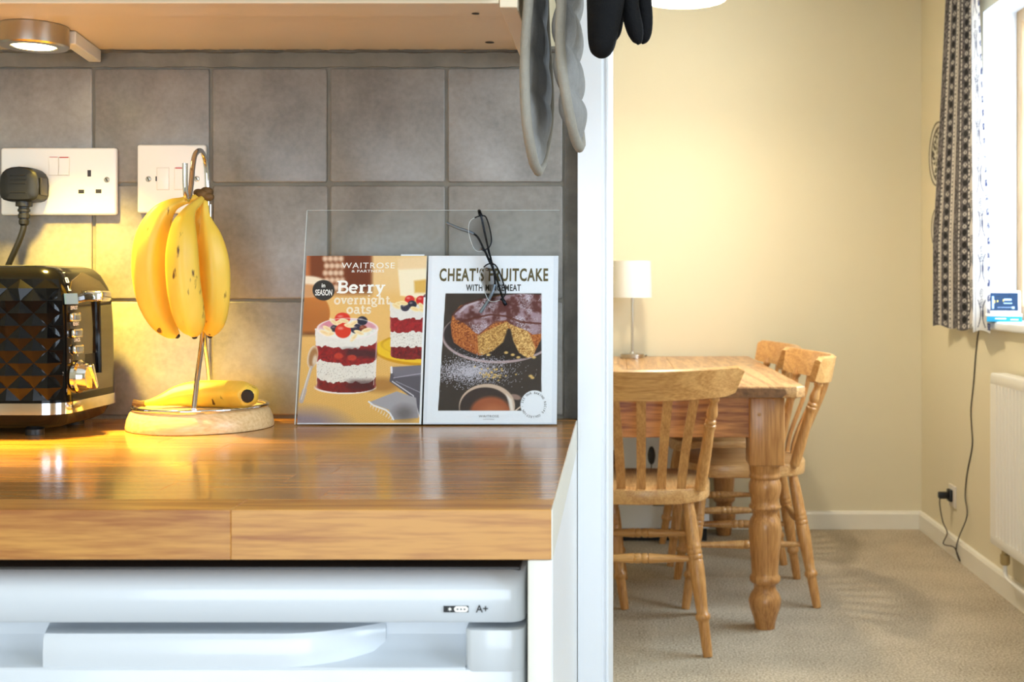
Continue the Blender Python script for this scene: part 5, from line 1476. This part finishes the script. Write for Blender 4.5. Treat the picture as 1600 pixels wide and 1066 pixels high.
# ================================================================== PENDANT LAMP (its lower rim shows at the top edge)
PLX, PLY, PLZ, PR = XX(1069, 4.22), 4.22, 2.0995, 0.152
pd = thing('pendant_lamp', 'lit white drum pendant lamp over the dining table, cut by the frame', 'lamp', (PLX, PLY, PLZ))
put('lamp_shade', MB().rings([[Vector((r * math.cos(2 * math.pi * k / 56), r * math.sin(2 * math.pi * k / 56), z)) for k in range(56)] for r, z in ((PR, 0), (PR, .19), (PR - .002, .19), (PR - .002, 0), (PR, 0))], cap=False).mesh('lamp_shade', M['lit_shade'], 50), pd)
put('bulb', MB().lathe([(.012, .168), (.013, .175), (.008, .185), (.006, .20)], n=16).mesh('bulb', M['white_plastic'], 60), pd)
put('flex', MB().lathe([(.003, .10), (.003, CEIL - PLZ - .021)], n=10).mesh('flex', M['white_plastic']), pd)
put('ceiling_rose', MB().lathe([(.045, CEIL - PLZ - .022), (.048, CEIL - PLZ - .001)], n=30).mesh('ceiling_rose', M['white_plastic']), pd)
point('pendant_bulb', (PLX, PLY, PLZ + 0.11), 56, (1.0, 0.89, 0.69), 0.065)

# ================================================================== CURTAIN
bot = [(1.276, 4.70), (1.318, 4.53), (1.292, 4.415), (1.318, 4.30), (1.284, 4.19), (1.300, 4.055)]
topp = [(1.290, 4.56), (1.322, 4.47), (1.298, 4.40), (1.320, 4.33), (1.290, 4.24), (1.292, 4.17)]
NS, NZ = 250, 380
def resample(pts, n):
    S = np.array(spline(pts, 12)); L = np.concatenate([[0], np.cumsum(np.hypot(*np.diff(S, axis=0).T))])
    t = np.linspace(0, L[-1], n + 1)
    return np.stack([np.interp(t, L, S[:, 0]), np.interp(t, L, S[:, 1])], 1), L[-1]
pb, Ls = resample(bot, NS); ptp, _ = resample(topp, NS)
zt, zb = 2.235, 0.905
zv = np.linspace(zb, zt, NZ + 1)
k = (np.clip((zv - 1.25) / (zt - 1.25), 0, 1) ** 0.9)[:, None, None]
pl_ = pb[None] * (1 - k) + ptp[None] * k
sv = np.linspace(0, Ls, NS + 1)[None, :] + 0 * zv[:, None]
Zv = zv[:, None] + 0 * sv
wob = 0.004 * np.sin(sv * 60) * (1 - k[..., 0])
P = np.stack([pl_[..., 0], pl_[..., 1], Zv + 0.006 * np.sin(sv * 34) * np.clip((1.0 - Zv) / .1, 0, 1)], -1)
def curtain_print(s, z):
    base = np.zeros(s.shape + (3,)) + np.array((206, 198, 188.0))
    def mixc(m, c, a=1.0):
        nonlocal base
        m = (np.clip(m, 0, 1) * a)[..., None]; base = base * (1 - m) + np.array(c, float) * m
    nz = vnoise(s, z, 170, 70) * .6 + vnoise(s, z, 330, 71) * .4
    dark = (40, 37, 40)
    def lace(a, b):
        m = (s > a) & (s < b)
        mixc(m * 1.0, (118, 112, 112)); mixc(m * (nz > 0.5), dark, 0.85)
    def dash(c, w_=0.0035):
        m = np.abs(s - c) < w_ * 1.6; mixc(m * 1.0, dark)
        mixc((np.abs(s - c) < w_) * (np.mod(z, .016) < .011), (236, 230, 222))
    def dots(c, w_=0.016):
        m = np.abs(s - c) < w_ * 1.5; mixc(m * 1.0, (96, 92, 94)); mixc(m * (nz > .58), dark, .6)
        zz = np.mod(z, .046) - .023
        mixc(((s - c) ** 2 / w_ ** 2 + zz ** 2 / .012 ** 2 < 1) * 1.0, (18, 17, 20))
        z2 = np.mod(z + .023, .046) - .023
        mixc((np.abs(s - c) < (w_ - np.abs(z2) * 1.6)) * (np.abs(z2) < .008), (205, 198, 190)); mixc((np.abs(s - c) < .004) * (np.abs(z2) < .004), dark)
    def scroll(c, per=.165, col=(34, 36, 48), sc=1.0):
        for off in (0, .036):
            zz = np.mod(z + off, per) - per / 2
            q = np.hypot(s - c, zz); th = np.arctan2(zz, s - c)
            mixc((q < .017 * sc) * (np.mod(q * 130 + th / 6.28, 1.0) < .42), col)
        zz = np.mod(z + per * .45, per) - per / 2
        for sg in (1, -1):
            mixc((np.abs(s - c - sg * (.006 + 9 * zz ** 2)) < .0035) * (np.abs(zz) < .05), col)
        mixc((np.abs(s - c - .010) < .007 * (1 - np.abs(zz) / .03)) * (np.abs(zz) < .03), col)
    w_ = Ls
    lace(0, .040); dash(.048); lace(.062, .118); dots(.092, .015); dash(.128); lace(.150, .215)
    lace(.255, .335); dash(.305); dots(.345, .015); dash(.372); scroll(.392, .165)
    mixc((s > .405) * 1.0, (222, 220, 218)); lace(.43, .50)
    mixc((np.abs(s - .552) < .003) * 1.0, (120, 124, 140)); mixc((np.abs(s - .542) < .002) * 1.0, (140, 144, 156))
    scroll(min(.612, w_ - .065), .16, (40, 50, 84)); 
    mixc((s > w_ - .022) * (np.abs(np.mod(z, .05) - .025) < .012) * (nz > .4), (60, 70, 110))
    return base
cme = grid_mesh('cloth', NS, NZ, P, curtain_print(sv, Zv), M['curtain'], smooth=True)
co = put('curtain', cme); tag(co, 'bunched patterned black and white curtain beside the dining window', 'curtain')
pole = thing('curtain_pole', 'white curtain pole above the dining window', 'curtain pole', (WR - .052, 3.6, 2.252))
put('pole', MB().lathe([(.012, -.0), (.012, 2.3)], (0, -1.15, 0), (0, 1, 0), 16).mesh('pole', M['white_plastic'], 60), pole)
for y in (-1.0, 1.0): put('bracket', MB().box(-.006, .0515, y - .01, y + .01, -.012, .012, .002).mesh('bracket', M['white_plastic']), pole)

# ================================================================== WALL PLATES behind the curtain
def wall_plate(label, Yc, zc, rad, kind):
    na, nr = 96, 30
    aa = np.linspace(0, 2 * np.pi, na + 1)[None, :] + np.zeros((nr + 1, 1)); rr = np.linspace(0.001, 1, nr + 1)[:, None] + np.zeros((1, na + 1))
    depth = -0.012 * np.clip((rr - .55) / .45, 0, 1) ** 1.3 - 0.004
    P = np.stack([depth, np.cos(aa) * rr * rad, np.sin(aa) * rr * rad], -1)
    nz = vnoise(np.cos(aa) * rr + 3, np.sin(aa) * rr + 3, 14, 90)
    I = np.zeros(rr.shape + (3,)) + np.array((206, 198, 180.0))
    m = ((rr < .80) & (nz > .46)); I[m] = (58, 52, 50)
    if kind == 'flower':
        m = (np.abs(np.mod(aa * 6 / (2 * np.pi) + .5, 1) - .5) < .30) & (rr > .45) & (rr < .85); I[m] = (222, 160, 40)
        m = (rr < .42) & (nz > .4); I[m] = (150, 60, 70)
    I[(rr > .95)] = (60, 52, 44); I[(rr > .80) & (rr < .84)] = (90, 80, 70)
    o = put('wall_plate', grid_mesh('wall_plate', na, nr, P, I, M['plate'], smooth=True), None, (WR - .001, Yc, zc))
    tag(o, label, 'plate')
wall_plate('large round ornate wall plate half behind the curtain', 4.835, ZX(241, 4.84), 0.134, 'ornate')
wall_plate('small round wall plate with orange flowers, below the large one', 4.845, ZX(357, 4.84), 0.088, 'flower')

# ================================================================== RADIATOR
RY1, RY0, RZ0, RZ1 = 3.985, 2.75, 0.190, 0.772
ra = thing('radiator', 'white ribbed panel radiator on the right wall under the window', 'radiator', (WR - .04, (RY0 + RY1) / 2, RZ0))
RT = Matrix.Translation(-ra.location)
def rp(name, mb, m, label=None, smooth=35): return put(name, mb.xf(RT).mesh(name, M[m], smooth), ra, label=label)
xf = WR - 0.072
pts = []; n = int((RY1 - RY0 - .05) / 0.0335)
pr = [(xf, RY0)]
y = RY0 + .02
for i in range(n):
    pr += [(xf, y), (xf + .007, y + .005), (xf + .007, y + .011), (xf, y + .016)]; y += .0335
pr += [(xf, RY1), (xf + .012, RY1), (xf + .012, RY0)]
rp('front_panel', MB().prism(pr, RZ0 + .035, RZ1 - .035, 'z', 0), 'radiator', smooth=20)
rp('panel_rail', MB().box(xf - .0005, xf + .012, RY0, RY1, RZ1 - .038, RZ1 - .004, .004, 2), 'radiator')
rp('panel_rail', MB().box(xf - .0005, xf + .012, RY0, RY1, RZ0 + .004, RZ0 + .038, .004, 2), 'radiator')
rp('top_grille', MB().box(xf + .002, WR - .018, RY0 + .002, RY1 - .002, RZ1 - .006, RZ1, .002), 'radiator')
rp('side_cover', MB().box(xf + .003, WR - .018, RY1 - .004, RY1, RZ0 + .01, RZ1 - .002, .001), 'radiator')
rp('side_cover', MB().box(xf + .003, WR - .018, RY0, RY0 + .004, RZ0 + .01, RZ1 - .002, .001), 'radiator')
rp('bracket', MB().box(WR - .020, WR - .0003, RY1 - .25, RY1 - .21, RZ0 + .06, RZ1 - .06, .002), 'radiator')
rp('bracket', MB().box(WR - .020, WR - .0003, RY0 + .21, RY0 + .25, RZ0 + .06, RZ1 - .06, .002), 'radiator')
vy = RY1 - .07
rp('valve', MB().lathe([(.012, 0), (.016, .006), (.016, .034), (.011, .038), (.011, .05), (.003, .052)], (WR - .045, vy, RZ0 - .055), (WR - .045, vy, 1), 16), 'brass', 'pale brass valve')
rp('pipe', MB().tube(spline([(WR - .045, vy, RZ0 - .05), (WR - .045, vy - .006, RZ0 - .085), (WR - .045, vy - .05, RZ0 - .098), (WR - .045, vy - .30, RZ0 - .100), (WR - .045, vy - .75, RZ0 - .100)], 6), .0075, 10), 'radiator', smooth=60)
rp('pipe', MB().tube(spline([(WR - .045, vy, RZ0 + .01), (WR - .045, vy, RZ0 - .02)], 4), .0085, 10), 'radiator', smooth=60)

# ================================================================== WALL SOCKET, PLUG AND CORD under the curtain
def onwall(px, py, d=0.003):
    Y = (WR - d) * 1832 / (px - 960); return Vector((WR - d, Y, ZX(py, Y)))
sk = onwall(1490, 775, 0)
ws = thing('single_socket', 'ivory single wall socket low on the right wall near the corner', 'socket', sk)
put('plate', MB().box(-.008, -.0003, -.043, .043, -.043, .043, .002, 2).mesh('plate', M['ivory_plastic']), ws)
put('rocker', MB().box(-.0095, -.007, -.006, .006, .015, .030, .001).mesh('rocker', M['white_plastic']), ws)
pk = Vector((WR - .0082, sk.y + .002, sk.z + .002))
ap = thing('plug_adapter', 'small black plug adapter in the ivory wall socket', 'plug', pk)
put('plug_body', MB().box(-.014, -.0002, -.022, .022, -.024, .024, .004, 2).mesh('plug_body', M['black_rubber']), ap)
put('charger_head', MB().box(-.052, -.0138, -.014, .014, -.013, .013, .005, 2).mesh('charger_head', M['black_rubber']), ap)
cpt = [pk + Vector((-.046, -.001, -.012)), pk + Vector((-.046, .0, -.04)), onwall(1473, 815, .035), onwall(1480, 833, .030), onwall(1474, 850, .028), onwall(1490, 855, .026), onwall(1497, 868, .024), onwall(1500, 877, .022), onwall(1497, 872, .020), onwall(1494, 858, .020), onwall(1499, 838, .020), onwall(1511, 806, .012),
       onwall(1508, 776, .005), onwall(1511, 740), onwall(1519, 697), onwall(1518, 668), onwall(1517, 640), onwall(1521, 600), onwall(1524, 560), onwall(1527, 530), onwall(1530, 512)]
yv = cpt[-1].y
cpt += [Vector((WR - .038, yv - .07, .918)), Vector((WR - .036, yv - .10, .9465)), Vector((WR - .006, yv - .13, .9465)), Vector((WR + .05, yv - .14, .9465))]
cpt = [Vector((min(p.x, WR - .018) if p.z < .082 else p.x, p.y, max(p.z, .003))) for p in cpt]
cb = put('power_cord', MB().tube(spline([tuple(p) for p in cpt], 5), .0024, 8).mesh('power_cord', M['cord'], 60)); tag(cb, 'thin brown cord hanging down the wall from the window sill to the adapter', 'cord')

# ================================================================== SMART DISPLAY ON TWO BOOKS, window sill
SZ = WIN[2] + 0.0182
DX, DY = XX(1569, 4.08), 4.08
rz = math.atan2(-0.30, 0.95)
def flat_book(label, z, th, w_, d_, m, dx=0.0):
    b = thing('book', label, 'book', (DX + dx, DY, z), rz)
    put('cover', MB().box(-w_ / 2, w_ / 2, -d_ / 2, d_ / 2, 0, .002, .0004).box(-w_ / 2, w_ / 2, -d_ / 2, d_ / 2, th - .002, th, .0004).box(-w_ / 2, w_ / 2, -d_ / 2, -d_ / 2 + .002, .0015, th - .0015, 0).mesh('cover', M[m]), b)
    put('pages', MB().box(-w_ / 2 + .002, w_ / 2 - .002, -d_ / 2 + .0022, d_ / 2 - .002, .0021, th - .0021).mesh('pages', M['pages']), b)
    return b
b1 = flat_book('teal book lying on the window sill, lower of the two', SZ, .0185, .116, .085, 'teal')
for u0, u1, z0_, z1_ in ((-.030, .006, .009, .0125), (.020, .046, .006, .0095)):
    put('spine_band', MB().box(u0, u1, -.0428, -.0424, z0_, z1_).mesh('spine_band', M['white_ink']), b1)
flat_book('thin pale book between the teal book and the smart display', SZ + .0187, .009, .120, .085, 'pages', -.002)
zs = SZ + .0279
sd = thing('smart_display', 'small white smart display with dark screen on the books on the sill', 'display', (DX, DY, zs), rz)
tl = Matrix.Translation((0, -.02, .001)) @ Matrix.Rotation(R(-14), 4, 'X')
put('frame', MB().box(-.0545, .0545, 0, .009, 0, .082, .006, 3).xf(tl).mesh('frame', M['white_plastic']), sd)
scn = put('screen', MB().box(-.0465, .0465, -.0006, .003, .0085, .0735, .001).xf(tl).mesh('screen', M['screen']), sd)
put('stand_foot', MB().prism([(-.018, 0.0), (.040, 0.0), (.036, .012), (.0, .05), (-.008, .05)], -.040, .040, 'x', .003).mesh('stand_foot', M['shade']), sd)
for x0, x1, z0_, z1_, m in ((.0, .024, .045, .052, 'cold_screen'), (-.002, .026, .034, .037, 'cold_screen'), (-.022, .026, .020, .0212, 'cold_screen'), (.025, .034, .016, .024, 'cold_screen'), (-.040, -.034, .016, .060, 'cold_screen'), (-.036, -.030, .036, .046, 'warm_screen'), (-.024, -.020, .040, .046, 'warm_screen'), (-.004, -.001, .042, .050, 'warm_screen'), (-.03, -.014, .058, .061, 'navy'), (.014, .022, .060, .063, 'navy')):
    put('screen_mark', MB().box(x0, x1, -.0009, .0, z0_, z1_).xf(tl).mesh('screen_mark', M[m]), scn)
